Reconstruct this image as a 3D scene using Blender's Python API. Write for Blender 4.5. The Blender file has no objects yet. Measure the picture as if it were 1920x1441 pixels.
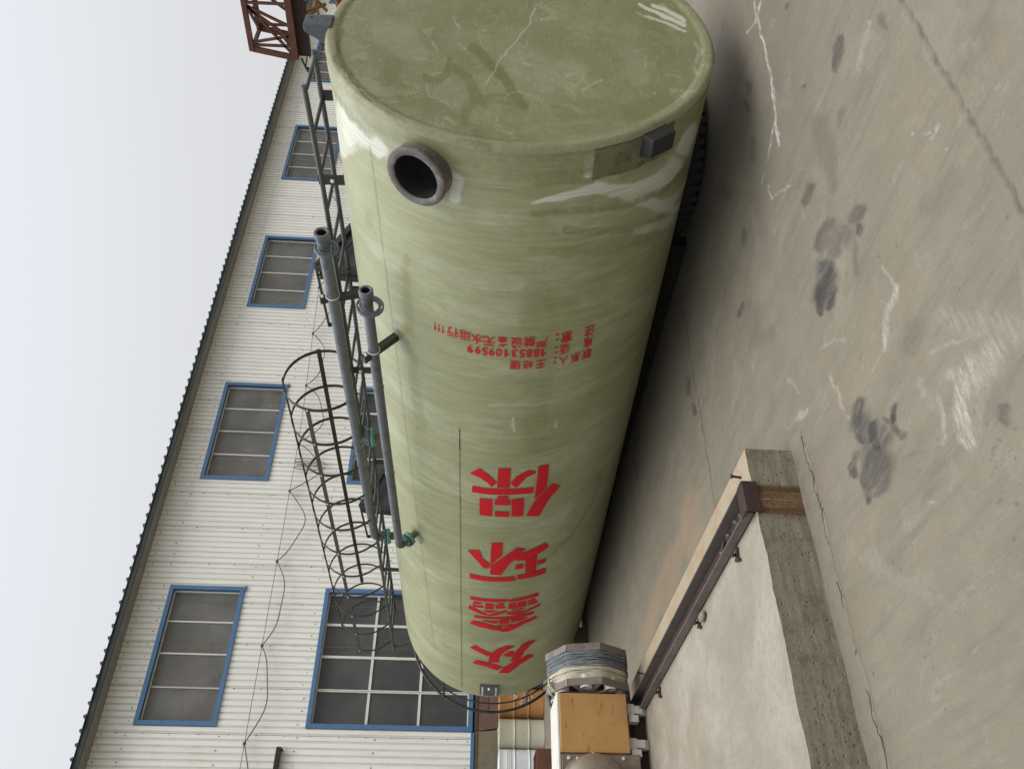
import bpy, bmesh, math, random
import numpy as np
from mathutils import Vector, Matrix
from mathutils.geometry import tessellate_polygon
R_ = math.radians
# ------------------------------------------------------------------ camera, world, sun, exposure
sc = bpy.context.scene
col = sc.collection
def cam_axes(pitch, roll, yaw):
    f0 = Vector((math.sin(yaw), math.cos(yaw), 0)); lf = Vector((-math.cos(yaw), math.sin(yaw), 0)); dz = Vector((0, 0, -1))
    fw = f0*math.cos(pitch) + dz*math.sin(pitch); dn = dz*math.cos(pitch) - f0*math.sin(pitch)
    return dn*math.cos(roll) - lf*math.sin(roll), dn*math.sin(roll) + lf*math.cos(roll), fw
cx_, cy_, cf_ = cam_axes(.0514, .0421, .6838)          # the picture was taken with the camera turned on its side
cam = bpy.data.objects.new('camera', bpy.data.cameras.new('camera'))
col.objects.link(cam); sc.camera = cam
m3 = Matrix((cx_, -cy_, -cf_)).transposed()
cam.matrix_world = Matrix.Translation((0, 0, 1.6)) @ m3.to_4x4()
cam.data.sensor_width = 36; cam.data.lens = 30.15; cam.data.clip_end = 2000; cam.data.clip_start = .05
SUN_EL, SUN_AZ = 60, 172
w = bpy.data.worlds.new('World'); sc.world = w; w.use_nodes = True
nt = w.node_tree; nt.nodes.clear()
wo = nt.nodes.new('ShaderNodeOutputWorld'); bg = nt.nodes.new('ShaderNodeBackground')
sky = nt.nodes.new('ShaderNodeTexSky'); sky.sky_type = 'NISHITA'; sky.sun_disc = False
sky.sun_elevation = R_(SUN_EL); sky.sun_rotation = R_(SUN_AZ); sky.air_density = 1.5; sky.dust_density = 6; sky.ozone_density = 2
hs = nt.nodes.new('ShaderNodeHueSaturation'); hs.inputs['Saturation'].default_value = .25
nt.links.new(sky.outputs[0], hs.inputs['Color'])
mxw = nt.nodes.new('ShaderNodeMix'); mxw.data_type = 'RGBA'; mxw.inputs[0].default_value = .92
nt.links.new(hs.outputs[0], mxw.inputs[6])                                                       # thick cloud cover, brightest overhead
tcw = nt.nodes.new('ShaderNodeTexCoord'); spw = nt.nodes.new('ShaderNodeSeparateXYZ'); nt.links.new(tcw.outputs['Generated'], spw.inputs[0])
rw = nt.nodes.new('ShaderNodeValToRGB'); nt.links.new(spw.outputs[2], rw.inputs[0]); rw.color_ramp.interpolation = 'EASE'
for i, (p_, c_) in enumerate(((0., (.58, .60, .62)), (.2, (.745, .755, .775)), (.52, (.87, .895, .95)), (1., (2.9, 2.92, 2.95)))):
    e_ = rw.color_ramp.elements[i] if i < 2 else rw.color_ramp.elements.new(p_); e_.position = p_; e_.color = (*c_, 1)
sc10 = nt.nodes.new('ShaderNodeVectorMath'); sc10.operation = 'SCALE'; sc10.inputs['Scale'].default_value = 10; nt.links.new(rw.outputs[0], sc10.inputs[0]); nt.links.new(sc10.outputs[0], mxw.inputs[7])
nt.links.new(mxw.outputs[2], bg.inputs[0]); bg.inputs[1].default_value = .1
nt.links.new(bg.outputs[0], wo.inputs[0])
sl = bpy.data.lights.new('sun', 'SUN'); sl.energy = 1.0; sl.angle = R_(28); sl.color = (1, .96, .9)
so = bpy.data.objects.new('sun', sl); col.objects.link(so)
az = R_(SUN_AZ); d_ = Vector((math.sin(az)*math.cos(R_(SUN_EL)), math.cos(az)*math.cos(R_(SUN_EL)), math.sin(R_(SUN_EL))))
so.rotation_euler = d_.to_track_quat('Z', 'Y').to_euler(); so.location = (0, 0, 20)
sc.view_settings.view_transform = 'Standard'; sc.view_settings.look = 'None'; sc.view_settings.gamma = 1
sc.view_settings.use_curve_mapping = False; sc.view_settings.exposure = 0
random.seed(4); RS = np.random.RandomState(7)
# ------------------------------------------------------------------ traced data (real surface coordinates)
CHARS={'bao':[[(2.83,13.72),(2.737,9.96),(2.803,6.32),(2.903,2.79),(2.969,4.84),(2.908,6.67),(2.861,9.37)],[(2.712,2.44),(2.711,-2.28),(2.967,-2.47),(2.971,2.62)],[(2.899,-2.65),(2.82,-4.59),(2.745,-9.21),(2.782,-12.51),(2.806,-12.05),(2.845,-8.61),(2.966,-5.14),(2.946,-3.76)],[(2.986,12.58),(2.988,6.61),(2.984,0.82),(2.983,-5.85),(2.985,-11.95),(3.067,-12.2),(3.064,-6.04),(3.066,0.7),(3.071,6.54),(3.076,12.81)],[(3.084,2.25),(3.084,-2.16),(3.123,-2.09),(3.127,2.51)],[(3.138,9.6),(3.136,4.31),(3.388,4.32),(3.388,9.49)],[(3.136,3.31),(3.135,-3.11),(3.215,-3.18),(3.213,3.31)],[(3.306,3.02),(3.307,-2.89),(3.39,-2.96),(3.385,3.11)],[(3.129,-3.55),(3.129,-8.56),(3.389,-8.92),(3.383,-3.88)],[(2.71,-13.21),(2.718,-17.52),(3.043,-17.75),(3.148,-13.87),(3.159,-13.06)],[(2.999,-20.11),(3.07,-23.99),(3.202,-19.6),(3.432,-15.94),(3.391,-10.11),(3.184,-13.28)]],'huan':[[(4.0,14.87),(3.956,9.44),(4.092,7.75),(4.196,3.99),(4.255,4.81),(4.266,7.13),(4.164,9.77)],[(3.809,4.08),(3.8,-0.9),(4.019,-0.99),(4.186,4.21)],[(4.199,3.84),(4.068,-0.81),(3.896,-7.24),(3.936,-11.62),(4.0,-9.24),(4.098,-6.93),(4.19,-4.06),(4.373,-1.01),(4.365,4.19)],[(4.001,-9.5),(3.902,-20.62),(3.992,-22.62),(4.025,-21.38),(4.139,-12.7),(4.119,-7.23),(4.079,-7.14)],[(4.197,-7.66),(4.196,-11.29),(4.28,-11.14),(4.277,-7.32)],[(4.148,-11.94),(4.085,-17.39),(4.377,-17.73),(4.367,-12.38)],[(4.205,-17.96),(4.2,-21.97),(4.269,-22.25),(4.274,-18.2)],[(4.413,13.85),(4.418,7.55),(4.415,-1.34),(4.405,-7.07),(4.493,-8.59),(4.496,-1.46),(4.503,7.5),(4.498,13.86)],[(4.39,-8.36),(4.387,-15.57),(4.384,-22.71),(4.485,-23.11),(4.486,-16.98),(4.475,-9.35)]],'xin':[[(4.859,13.45),(4.849,4.23),(4.854,-5.17),(4.91,-5.05),(4.913,4.17),(4.921,13.54)],[(4.865,-5.63),(4.848,-14.72),(4.835,-20.45),(4.911,-21.06),(4.915,-14.91),(4.921,-5.6)],[(4.951,11.72),(4.944,7.69),(4.982,7.75),(5.004,12.4)],[(5.02,12.62),(5.011,6.84),(5.059,6.95),(5.065,11.7)],[(4.953,5.9),(4.944,1.71),(5.068,1.71),(5.074,6.04)],[(4.968,1.03),(4.989,-0.77),(5.002,-4.02),(5.05,-3.97),(5.047,0.71)],[(4.933,0.41),(4.94,-3.56),(4.982,-3.41),(4.974,-0.97)],[(4.95,-5.79),(4.945,-9.56),(4.996,-9.68),(5.001,-5.66)],[(5.015,-5.47),(5.008,-9.93),(5.066,-10.06),(5.058,-5.54)],[(4.954,-10.12),(4.941,-14.76),(5.066,-14.88),(5.067,-10.29)],[(4.947,-15.37),(4.936,-19.39),(4.975,-19.52),(4.977,-15.55)],[(4.996,-15.51),(4.998,-20.56),(5.058,-20.77),(5.054,-15.54)],[(5.046,13.77),(5.107,9.87),(5.175,4.84),(5.21,5.94),(5.195,8.46),(5.124,14.71)],[(5.096,7.06),(5.095,-0.91),(5.151,3.5),(5.138,5.32)],[(5.22,5.94),(5.164,2.59),(5.114,-0.94),(5.086,-4.7),(5.121,-5.43),(5.17,-2.36),(5.208,1.19)],[(5.152,-4.36),(5.126,-6.8),(5.155,-14.66),(5.1,-22.38),(5.145,-22.79),(5.181,-17.09),(5.217,-10.18),(5.194,-6.47)],[(5.075,-7.15),(5.098,-14.73),(5.126,-12.27),(5.105,-7.66)],[(5.248,11.44),(5.243,2.51),(5.234,-6.55),(5.219,-13.43),(5.236,-19.92),(5.284,-19.35),(5.292,-12.68),(5.279,0.2),(5.298,11.43)],[(5.335,8.4),(5.319,-1.22),(5.38,-0.61),(5.378,2.37)],[(5.299,-1.65),(5.299,-6.67),(5.392,-6.62),(5.388,-1.31)],[(5.298,-7.36),(5.326,-17.05),(5.363,-13.81),(5.383,-7.3)],[(5.415,-0.2),(5.423,-8.77),(5.451,-7.43),(5.446,-1.39)],[(5.457,14.03),(5.373,11.89),(5.384,6.52),(5.491,-4.01),(5.557,-1.55),(5.51,4.57)],[(5.572,-1.8),(5.483,-4.69),(5.396,-12.95),(5.347,-21.04),(5.412,-22.02),(5.469,-14.09),(5.585,-6.75)]],'zhong':[[(6.043,13.81),(5.955,10.82),(6.037,6.59),(6.122,1.61),(6.206,3.75),(6.128,8.03)],[(6.349,3.13),(6.184,2.78),(6.086,1.16),(5.992,-1.65),(5.924,-6.4),(5.977,-11.17),(6.033,-7.58),(6.114,-4.77),(6.228,-2.96),(6.368,-2.66)],[(6.18,-4.77),(6.081,-8.66),(6.14,-11.28),(6.24,-10.48),(6.225,-7.44)],[(6.356,-9.2),(6.176,-11.36),(6.07,-12.63),(5.978,-14.92),(5.925,-18.85),(5.981,-23.24),(6.048,-20.27),(6.165,-16.96),(6.28,-15.71),(6.336,-14.29),(6.378,-11.03)],[(6.441,12.52),(6.339,9.71),(6.374,1.86),(6.498,-5.12),(6.584,-2.18),(6.492,3.77)],[(6.663,-3.06),(6.505,-5.64),(6.377,-12.31),(6.278,-19.66),(6.381,-23.53),(6.488,-15.72),(6.69,-9.07)]]}
GROUND=[('D',0.66,[(3.622,1.902,-11.44,-17.19,-24.7,44.55),(3.605,1.945,-9.4,-14.15,-20.78,36.51),(3.583,2.005,-13.83,-20.86,-31.55,53.52)]),('D',0.55,[(4.413,2.139,-11.65,-18.13,-28.44,55.89)]),('D',0.385,[(3.326,1.639,-20.48,-30.15,-38.0,72.39),(3.275,1.654,-24.17,-35.54,-45.25,84.17)]),('D',0.55,[(3.817,2.256,-15.41,-23.67,-39.78,64.25)]),('D',0.55,[(3.337,2.482,-8.84,-13.53,-25.27,32.58),(3.331,2.573,-9.38,-14.41,-27.87,34.64)]),('D',0.55,[(2.822,2.2,-9.34,-13.89,-23.49,28.74),(2.849,2.282,-8.31,-12.41,-21.71,25.9)]),('D',0.7150000000000001,[(2.776,2.264,-12.9,-19.2,-33.41,39.14),(2.759,2.286,-14.26,-21.25,-37.35,43.05)]),('D',0.49500000000000005,[(3.003,2.445,-6.87,-10.38,-19.31,22.72),(3.033,2.543,-6.95,-10.56,-20.38,23.33),(2.995,2.595,-7.36,-11.21,-22.08,24.48)]),('D',0.44000000000000006,[(2.89,2.372,-7.86,-11.8,-21.4,24.95),(2.861,2.415,-7.78,-11.7,-21.6,24.5),(2.871,2.507,-8.58,-12.96,-24.79,27.24)]),('D',0.462,[(2.966,2.495,-3.62,-5.49,-10.42,11.87),(2.86,2.391,-4.72,-7.09,-12.97,14.84)]),('D',0.8250000000000001,[(2.882,2.577,-5.99,-9.07,-17.82,19.13),(2.804,2.602,-4.75,-7.19,-14.29,14.79),(2.789,2.638,-4.32,-6.55,-13.19,13.41)]),('D',0.22000000000000003,[(3.53,2.257,-5.04,-7.68,-13.02,19.44),(3.336,2.277,-4.72,-7.16,-12.31,17.23),(3.125,2.339,-7.38,-11.14,-19.8,25.29)]),('D',0.44000000000000006,[(4.63,2.76,-5.58,-8.99,-17.89,28.89)]),('D',0.55,[(4.606,2.839,-12.01,-19.41,-39.72,62.1),(4.473,2.814,-12.52,-20.13,-41.0,62.78)]),('D',0.33,[(4.427,3.39,-2.74,-4.52,-11.03,13.97)]),('D',0.385,[(3.93,3.279,-8.69,-14.05,-33.72,39.13),(3.857,3.324,-7.62,-12.32,-30.03,33.75)]),('D',0.275,[(4.247,2.872,-8.11,-12.99,-27.16,38.73),(4.175,2.958,-8.01,-12.85,-27.72,37.75)]),('D',0.275,[(2.727,2.33,-15.89,-23.7,-42.46,47.51),(2.621,2.39,-16.03,-23.89,-44.01,46.18)]),('D',0.275,[(3.327,2.081,-12.92,-19.41,-30.65,46.61),(3.284,2.134,-19.2,-28.86,-46.74,68.51)]),('D',0.165,[(2.369,1.714,-8.06,-11.56,-15.66,20.37),(2.385,1.856,-6.16,-8.89,-12.97,15.76)]),('D',0.15400000000000003,[(2.611,1.31,-7.66,-10.88,-11.37,20.96),(2.575,1.429,-7.25,-10.34,-11.73,19.66)]),('W',0.95,[(4.967,2.402,-25.17,-40.28,-69.46,137.51),(4.779,2.438,-26.05,-41.53,-73.04,137.16),(4.437,2.478,-28.04,-44.33,-80.01,137.32),(4.177,2.54,-29.36,-46.2,-86.03,135.78),(3.87,2.658,-30.53,-47.86,-93.93,131.5)]),('W',0.75,[(4.856,2.346,-45.26,-72.01,-121.79,241.12),(4.837,2.463,-43.63,-69.75,-123.65,232.76),(4.941,2.588,-23.74,-38.3,-70.98,130.17)]),('W',0.8,[(4.035,2.609,-44.59,-70.1,-134.47,199.84),(3.945,2.79,-53.34,-84.33,-173.03,235.67)]),('W',0.6,[(3.819,2.869,-28.56,-45.15,-95.55,122.62),(3.728,2.872,-43.85,-69.16,-146.88,183.83),(3.554,2.675,-62.11,-96.54,-192.51,245.94)]),('W',0.6,[(3.927,2.884,-41.4,-65.72,-139.3,182.91),(3.909,2.925,-40.96,-65.11,-140.0,180.5)]),('W',0.22499999999999998,[(3.399,1.703,-17.36,-25.68,-33.48,62.88),(3.374,1.796,-14.9,-22.11,-30.32,53.79),(3.349,1.891,-16.17,-24.08,-34.7,58.18)]),('W',0.21,[(4.574,2.317,-17.22,-27.14,-45.74,86.31),(4.566,2.36,-21.24,-33.53,-57.51,106.46)]),('W',0.48999999999999994,[(2.601,1.644,-89.72,-129.18,-166.9,248.04),(2.594,1.688,-62.71,-90.45,-119.84,173.24)]),('W',0.27999999999999997,[(2.403,1.381,-40.88,-57.82,-63.9,103.21)]),('W',0.175,[(2.707,1.872,-47.48,-69.29,-100.86,138.0),(2.707,1.936,-45.92,-67.22,-101.02,133.86),(2.68,1.972,-60.69,-88.91,-136.12,175.5)]),('W',0.9,[(2.7,1.771,-66.96,-97.26,-134.4,193.22)]),('W',0.8,[(2.465,1.67,-117.08,-168.05,-221.37,307.07)]),('W',0.3,[(2.601,1.628,-90.5,-130.21,-166.72,250.07),(2.647,1.707,-70.81,-102.39,-136.92,199.77)]),('W',0.27999999999999997,[(2.927,1.739,-46.71,-68.23,-92.04,145.93)]),('W',0.4,[(2.328,1.41,-116.53,-164.62,-185.88,285.32),(2.295,1.445,-115.75,-163.62,-189.22,279.91)]),('W',0.21,[(2.158,1.735,-43.01,-61.33,-84.56,99.05)]),('W',0.27999999999999997,[(2.461,2.217,-34.92,-51.38,-88.52,93.75),(2.324,2.17,-37.72,-55.14,-93.46,95.42)]),('D',0.8250000000000001,[(2.848,2.599,-5.14,-7.79,-15.43,16.24),(2.803,2.707,-5.79,-8.82,-18.2,18.13),(2.741,2.762,-11.54,-17.57,-37.05,35.4)]),('D',0.77,[(2.793,2.584,-8.5,-12.86,-25.38,26.35),(2.702,2.606,-9.4,-14.18,-28.32,28.2),(2.694,2.674,-13.7,-20.75,-42.47,41.14)]),('D',0.49500000000000005,[(3.557,3.531,-12.2,-19.76,-51.52,50.38),(3.534,3.61,-9.95,-16.16,-43.07,40.96)]),('D',0.44000000000000006,[(3.977,4.73,-6.27,-10.92,-37.38,30.74),(3.857,4.767,-7.62,-13.26,-45.89,36.32)]),('D',0.6050000000000001,[(3.71,4.695,-8.03,-13.85,-47.45,36.66),(3.63,4.693,-8.17,-14.06,-48.26,36.49)]),('D',0.77,[(2.149,2.674,-9.44,-14.05,-29.26,22.61),(2.098,2.73,-8.74,-13.01,-27.68,20.48),(2.034,2.752,-12.06,-17.95,-38.56,27.43)]),('D',0.9900000000000001,[(2.024,2.623,-12.91,-19.08,-39.15,29.04),(1.964,2.64,-9.0,-13.29,-27.49,19.65),(1.912,2.648,-14.61,-21.56,-44.8,31.1)]),('D',0.935,[(1.965,2.448,-17.65,-25.85,-49.73,38.24),(1.928,2.486,-15.8,-23.15,-45.25,33.64)]),('D',0.66,[(1.909,2.499,-14.37,-21.05,-41.39,30.32),(1.851,2.458,-16.53,-24.13,-46.77,33.77)]),('D',0.55,[(1.98,2.544,-18.78,-27.63,-55.13,41.18),(1.931,2.503,-22.35,-32.77,-64.47,47.7)]),('D',0.7150000000000001,[(2.003,2.815,-17.34,-25.86,-56.83,38.96),(1.986,2.871,-18.19,-27.19,-60.93,40.64),(1.934,2.873,-14.4,-21.49,-48.27,31.32)]),('D',0.7150000000000001,[(1.919,2.755,-12.56,-18.62,-40.2,26.95),(1.875,2.805,-12.44,-18.47,-40.63,26.16),(1.781,2.818,-14.09,-20.86,-46.22,28.14)]),('D',0.6050000000000001,[(1.905,2.624,-11.41,-16.81,-34.64,24.17),(1.811,2.622,-11.85,-17.4,-35.93,23.85),(1.761,2.684,-13.82,-20.32,-42.99,27.13),(1.753,2.757,-18.36,-27.08,-58.8,35.98)]),('D',0.55,[(1.809,2.789,-12.86,-19.04,-41.72,26.06),(1.77,2.815,-23.61,-34.95,-77.37,46.86)]),('D',0.66,[(2.059,2.703,-4.49,-6.67,-14.07,10.31),(1.946,2.616,-4.89,-7.21,-14.79,10.57)]),('D',0.682,[(1.932,2.705,-4.4,-6.52,-13.82,9.5),(1.852,2.641,-5.18,-7.62,-15.82,10.66),(1.821,2.75,-5.98,-8.84,-19.11,12.18)]),('D',0.66,[(1.562,1.914,-18.51,-26.11,-40.26,31.11),(1.528,1.938,-17.3,-24.4,-38.11,28.47)]),('D',0.44000000000000006,[(1.48,1.918,-53.88,-75.8,-117.4,85.8)]),('D',0.22000000000000003,[(2.111,2.176,-6.94,-10.07,-17.24,15.94),(2.076,2.234,-7.57,-11.02,-19.36,17.17)]),('D',0.132,[(3.433,3.42,-3.28,-5.26,-13.34,12.98),(3.256,3.531,-4.39,-7.05,-18.54,16.6),(3.107,3.284,-5.01,-7.92,-19.5,17.87)]),('D',0.165,[(1.795,2.532,-32.5,-47.51,-94.92,64.59),(1.685,2.357,-46.81,-67.64,-126.61,86.59)]),('W',0.48750000000000004,[(1.789,2.048,-9.76,-13.96,-22.78,18.91),(1.697,2.099,-8.89,-12.69,-21.27,16.36),(1.597,2.149,-10.03,-14.31,-24.6,17.42)]),('W',0.3375,[(1.819,2.084,-10.61,-15.21,-25.21,20.93),(1.729,1.957,-5.31,-7.54,-11.8,9.89),(1.74,1.874,-8.34,-11.81,-17.74,15.59)]),('W',0.165,[(1.989,1.994,-6.92,-9.93,-15.7,14.86),(1.864,1.862,-5.94,-8.44,-12.56,11.89),(1.734,1.76,-7.72,-10.87,-15.39,14.3)]),('W',0.27999999999999997,[(1.817,2.188,-51.09,-73.56,-127.75,101.11),(1.716,2.213,-47.34,-68.02,-119.8,88.63),(1.659,2.26,-47.22,-67.88,-122.19,85.65)]),('W',0.24499999999999997,[(1.943,2.234,-35.39,-51.27,-90.45,75.08),(1.884,2.251,-30.81,-44.58,-79.35,63.41)]),('W',0.44999999999999996,[(2.327,2.177,-23.31,-34.09,-57.96,59.08),(2.299,2.223,-20.13,-29.47,-51.17,50.5),(2.299,2.289,-25.94,-38.09,-68.0,65.27),(2.246,2.344,-25.73,-37.82,-69.19,63.4),(2.202,2.399,-30.52,-44.92,-84.15,73.92)]),('W',0.27999999999999997,[(2.347,2.305,-43.59,-64.16,-115.12,112.04)]),('W',0.27999999999999997,[(2.721,3.211,-22.66,-35.22,-85.91,70.47),(2.59,3.142,-27.27,-42.08,-100.95,80.48)]),('W',0.315,[(2.417,2.833,-29.33,-44.35,-96.78,79.58),(2.293,2.805,-30.97,-46.59,-101.09,79.63),(2.163,2.775,-42.24,-63.19,-136.27,102.29)]),('W',0.41250000000000003,[(2.46,3.139,-14.12,-21.7,-52.21,39.58),(2.476,3.231,-11.83,-18.26,-45.17,33.49)]),('W',0.175,[(2.494,3.28,-26.51,-41.05,-102.95,75.79),(2.538,3.392,-39.96,-62.31,-161.21,116.96)]),('W',0.35,[(1.547,2.46,-73.65,-106.45,-208.56,125.67),(1.499,2.409,-77.42,-111.47,-214.38,127.71)]),('W',0.3,[(2.459,2.612,-48.04,-71.98,-145.09,131.21),(2.573,2.768,-51.64,-78.23,-166.12,148.69),(2.601,2.84,-49.54,-75.37,-163.95,144.7)]),('W',0.3,[(2.961,3.17,-32.23,-50.36,-120.46,108.84)]),('W',0.15000000000000002,[(1.592,2.066,-15.86,-22.55,-37.34,27.36),(1.665,1.977,-16.21,-23.0,-36.43,29.11)]),('W',0.21,[(1.864,1.928,-52.52,-74.84,-115.05,105.41),(1.969,2.145,-44.18,-63.79,-108.15,94.56)]),('O',0.5,[(3.166,5.041,-2.39,-4.12,-15.39,9.46),(3.114,5.225,-1.52,-2.65,-10.25,5.98),(2.933,5.33,-1.53,-2.66,-10.56,5.7)]),('D',0.45,[(4.663,4.575,-25.37,-44.74,-145.21,144.63),(4.21,4.597,-27.54,-47.99,-158.6,141.97),(3.281,4.597,-33.47,-56.72,-192.8,134.49),(2.826,4.644,-36.53,-61.18,-213.03,126.71)]),('D',0.45,[(1.428,2.081,-154.14,-218.1,-365.64,238.56)]),('D',0.45,[(1.31,2.066,-177.17,-249.56,-416.99,251.51)]),('D',0.45,[(1.422,1.998,-146.28,-206.15,-332.47,224.59)]),('D',0.45,[(1.691,2.05,-157.01,-223.74,-366.61,287.51)]),('D',0.45,[(1.511,2.071,-177.09,-251.14,-418.0,290.05)]),('D',0.45,[(1.425,2.073,-184.38,-260.77,-435.62,284.83)]),('D',0.45,[(1.492,2.017,-97.43,-137.75,-223.73,157.18)]),('D',0.45,[(1.532,2.005,-144.28,-204.14,-329.25,238.84)]),('D',0.45,[(1.572,2.006,-159.38,-225.79,-363.83,270.78)]),('D',0.45,[(1.624,1.989,-91.22,-129.35,-206.37,159.96)]),('D',0.45,[(1.471,2.041,-166.8,-235.91,-387.66,265.46)]),('D',0.45,[(1.634,1.983,-176.67,-250.51,-398.41,311.51)]),('D',0.45,[(1.476,1.983,-115.43,-162.86,-260.31,183.91)]),('D',0.45,[(1.355,2.097,-127.06,-179.49,-303.86,186.82)]),('D',0.45,[(1.539,2.082,-159.16,-226.02,-377.67,265.63)]),('D',0.45,[(1.675,1.966,-121.4,-172.23,-271.36,219.29)]),('D',0.45,[(1.354,1.981,-202.98,-285.22,-457.35,296.7)]),('D',0.45,[(1.671,2.008,-170.86,-242.85,-390.45,308.47)]),('D',0.45,[(1.642,2.046,-76.97,-109.49,-179.35,136.84)]),('D',0.45,[(1.352,2.012,-199.08,-280.12,-455.83,290.89)]),('D',0.45,[(1.262,2.063,-176.49,-248.18,-414.77,241.21)]),('D',0.45,[(1.278,2.061,-95.91,-134.93,-225.17,132.73)]),('D',0.45,[(1.456,1.981,-192.9,-271.94,-434.62,303.01)]),('D',0.45,[(1.561,2.009,-79.69,-112.87,-182.18,134.45)]),('D',0.45,[(1.329,2.075,-167.27,-235.87,-395.67,240.86)]),('D',0.45,[(1.248,2.09,-180.25,-253.67,-429.5,243.98)]),('D',0.45,[(1.557,2.026,-178.31,-252.72,-411.31,300.2)]),('D',0.45,[(1.449,2.036,-163.84,-231.5,-379.82,256.85)]),('D',0.45,[(1.551,2.013,-167.31,-236.94,-383.4,280.44)]),('D',0.45,[(1.634,2.017,-92.1,-130.8,-211.44,162.7)]),('D',0.45,[(1.625,1.97,-87.93,-124.58,-196.94,154.14)]),('D',0.45,[(1.542,1.982,-184.72,-261.16,-416.52,307.34)]),('D',0.45,[(1.354,2.049,-193.99,-273.44,-452.8,284.38)]),('D',0.45,[(1.399,2.04,-180.76,-255.04,-419.86,273.61)]),('D',0.45,[(1.341,2.072,-192.46,-271.43,-454.33,279.6)]),('D',0.45,[(1.358,2.091,-100.88,-142.49,-240.5,148.63)]),('D',0.45,[(1.316,2.055,-105.83,-149.02,-247.72,150.76)]),('D',0.45,[(1.363,2.06,-179.02,-252.53,-420.13,264.35)]),('D',0.45,[(1.419,2.006,-193.26,-272.44,-441.18,296.23)]),('D',0.45,[(1.249,2.102,-90.28,-127.12,-216.43,122.39)]),('D',0.45,[(1.433,2.002,-192.32,-271.2,-438.19,297.78)]),('D',0.45,[(1.253,2.034,-206.39,-289.75,-477.95,279.65)]),('D',0.45,[(1.487,2.047,-182.0,-257.61,-424.31,292.92)]),('D',0.45,[(1.533,1.978,-141.68,-200.21,-318.77,234.37)]),('D',0.45,[(1.436,1.979,-195.02,-274.74,-439.02,302.17)]),('D',0.45,[(1.556,2.038,-177.04,-251.05,-410.83,298.12)]),('D',0.45,[(1.576,2.018,-177.58,-251.75,-407.97,302.49)]),('D',0.45,[(1.499,2.001,-105.32,-148.83,-239.81,170.57)]),('D',0.45,[(1.398,2.09,-184.81,-261.35,-440.44,280.19)]),('D',0.45,[(1.519,1.966,-188.78,-266.5,-421.99,309.26)]),('D',0.45,[(1.568,2.047,-167.7,-237.99,-390.9,284.59)]),('D',0.45,[(1.308,2.066,-126.64,-178.36,-298.06,179.4)]),('D',0.45,[(1.439,2.05,-176.48,-249.46,-412.18,274.96)]),('D',0.45,[(1.699,1.961,-173.67,-246.52,-387.18,318.07)]),('D',0.45,[(1.528,1.979,-132.49,-187.2,-298.25,218.44)]),('D',0.45,[(1.474,2.042,-99.11,-140.2,-230.5,158.12)]),('D',0.45,[(1.633,2.013,-158.83,-225.52,-363.84,280.34)]),('D',0.45,[(1.377,2.007,-197.28,-277.73,-450.5,293.47)]),('D',0.45,[(1.495,2.033,-88.87,-125.74,-205.73,143.73)]),('D',0.45,[(1.535,2.017,-172.77,-244.58,-396.57,286.61)]),('D',0.45,[(1.466,1.974,-183.01,-258.0,-410.82,289.4)]),('D',0.45,[(1.529,2.028,-102.96,-145.8,-237.75,170.2)]),('D',0.45,[(1.303,2.048,-102.53,-144.27,-239.15,144.56)]),('D',0.45,[(1.471,2.059,-107.74,-152.52,-252.8,171.66)]),('D',0.45,[(1.622,2.04,-171.46,-243.67,-398.23,300.87)]),('D',0.45,[(1.391,1.993,-112.39,-158.2,-254.85,168.84)]),('D',0.45,[(1.284,2.043,-155.1,-218.06,-360.84,215.56)]),('D',0.45,[(1.322,2.028,-102.08,-143.59,-235.63,145.91)]),('D',0.45,[(1.445,1.995,-192.14,-270.95,-436.18,299.72)]),('D',0.45,[(1.536,1.996,-142.47,-201.51,-323.51,236.28)]),('O',0.55,[(3.159,5.2,-4.55,-7.93,-30.5,18.16),(3.069,5.423,-2.6,-4.57,-18.37,10.19),(3.051,5.8,-1.66,-2.99,-12.83,6.63),(2.94,6.262,-1.04,-1.91,-8.88,4.1)]),('D',0.35,[(4.48,6.599,-3.66,-7.16,-33.48,22.36),(4.314,6.615,-4.15,-8.11,-38.16,24.49)]),('D',0.3,[(4.393,5.87,-11.19,-20.98,-87.61,64.39)]),('O',0.6,[(2.954,6.812,-2.23,-4.22,-21.3,9.09),(2.986,6.563,-1.98,-3.69,-17.96,8.04),(3.049,6.203,-1.62,-2.97,-13.65,6.6),(3.103,5.771,-2.08,-3.73,-15.91,8.4)]),('O',0.35,[(2.884,7.218,-2.53,-4.89,-26.19,10.31),(2.954,6.812,-1.24,-2.34,-11.83,5.05)])]
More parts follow.
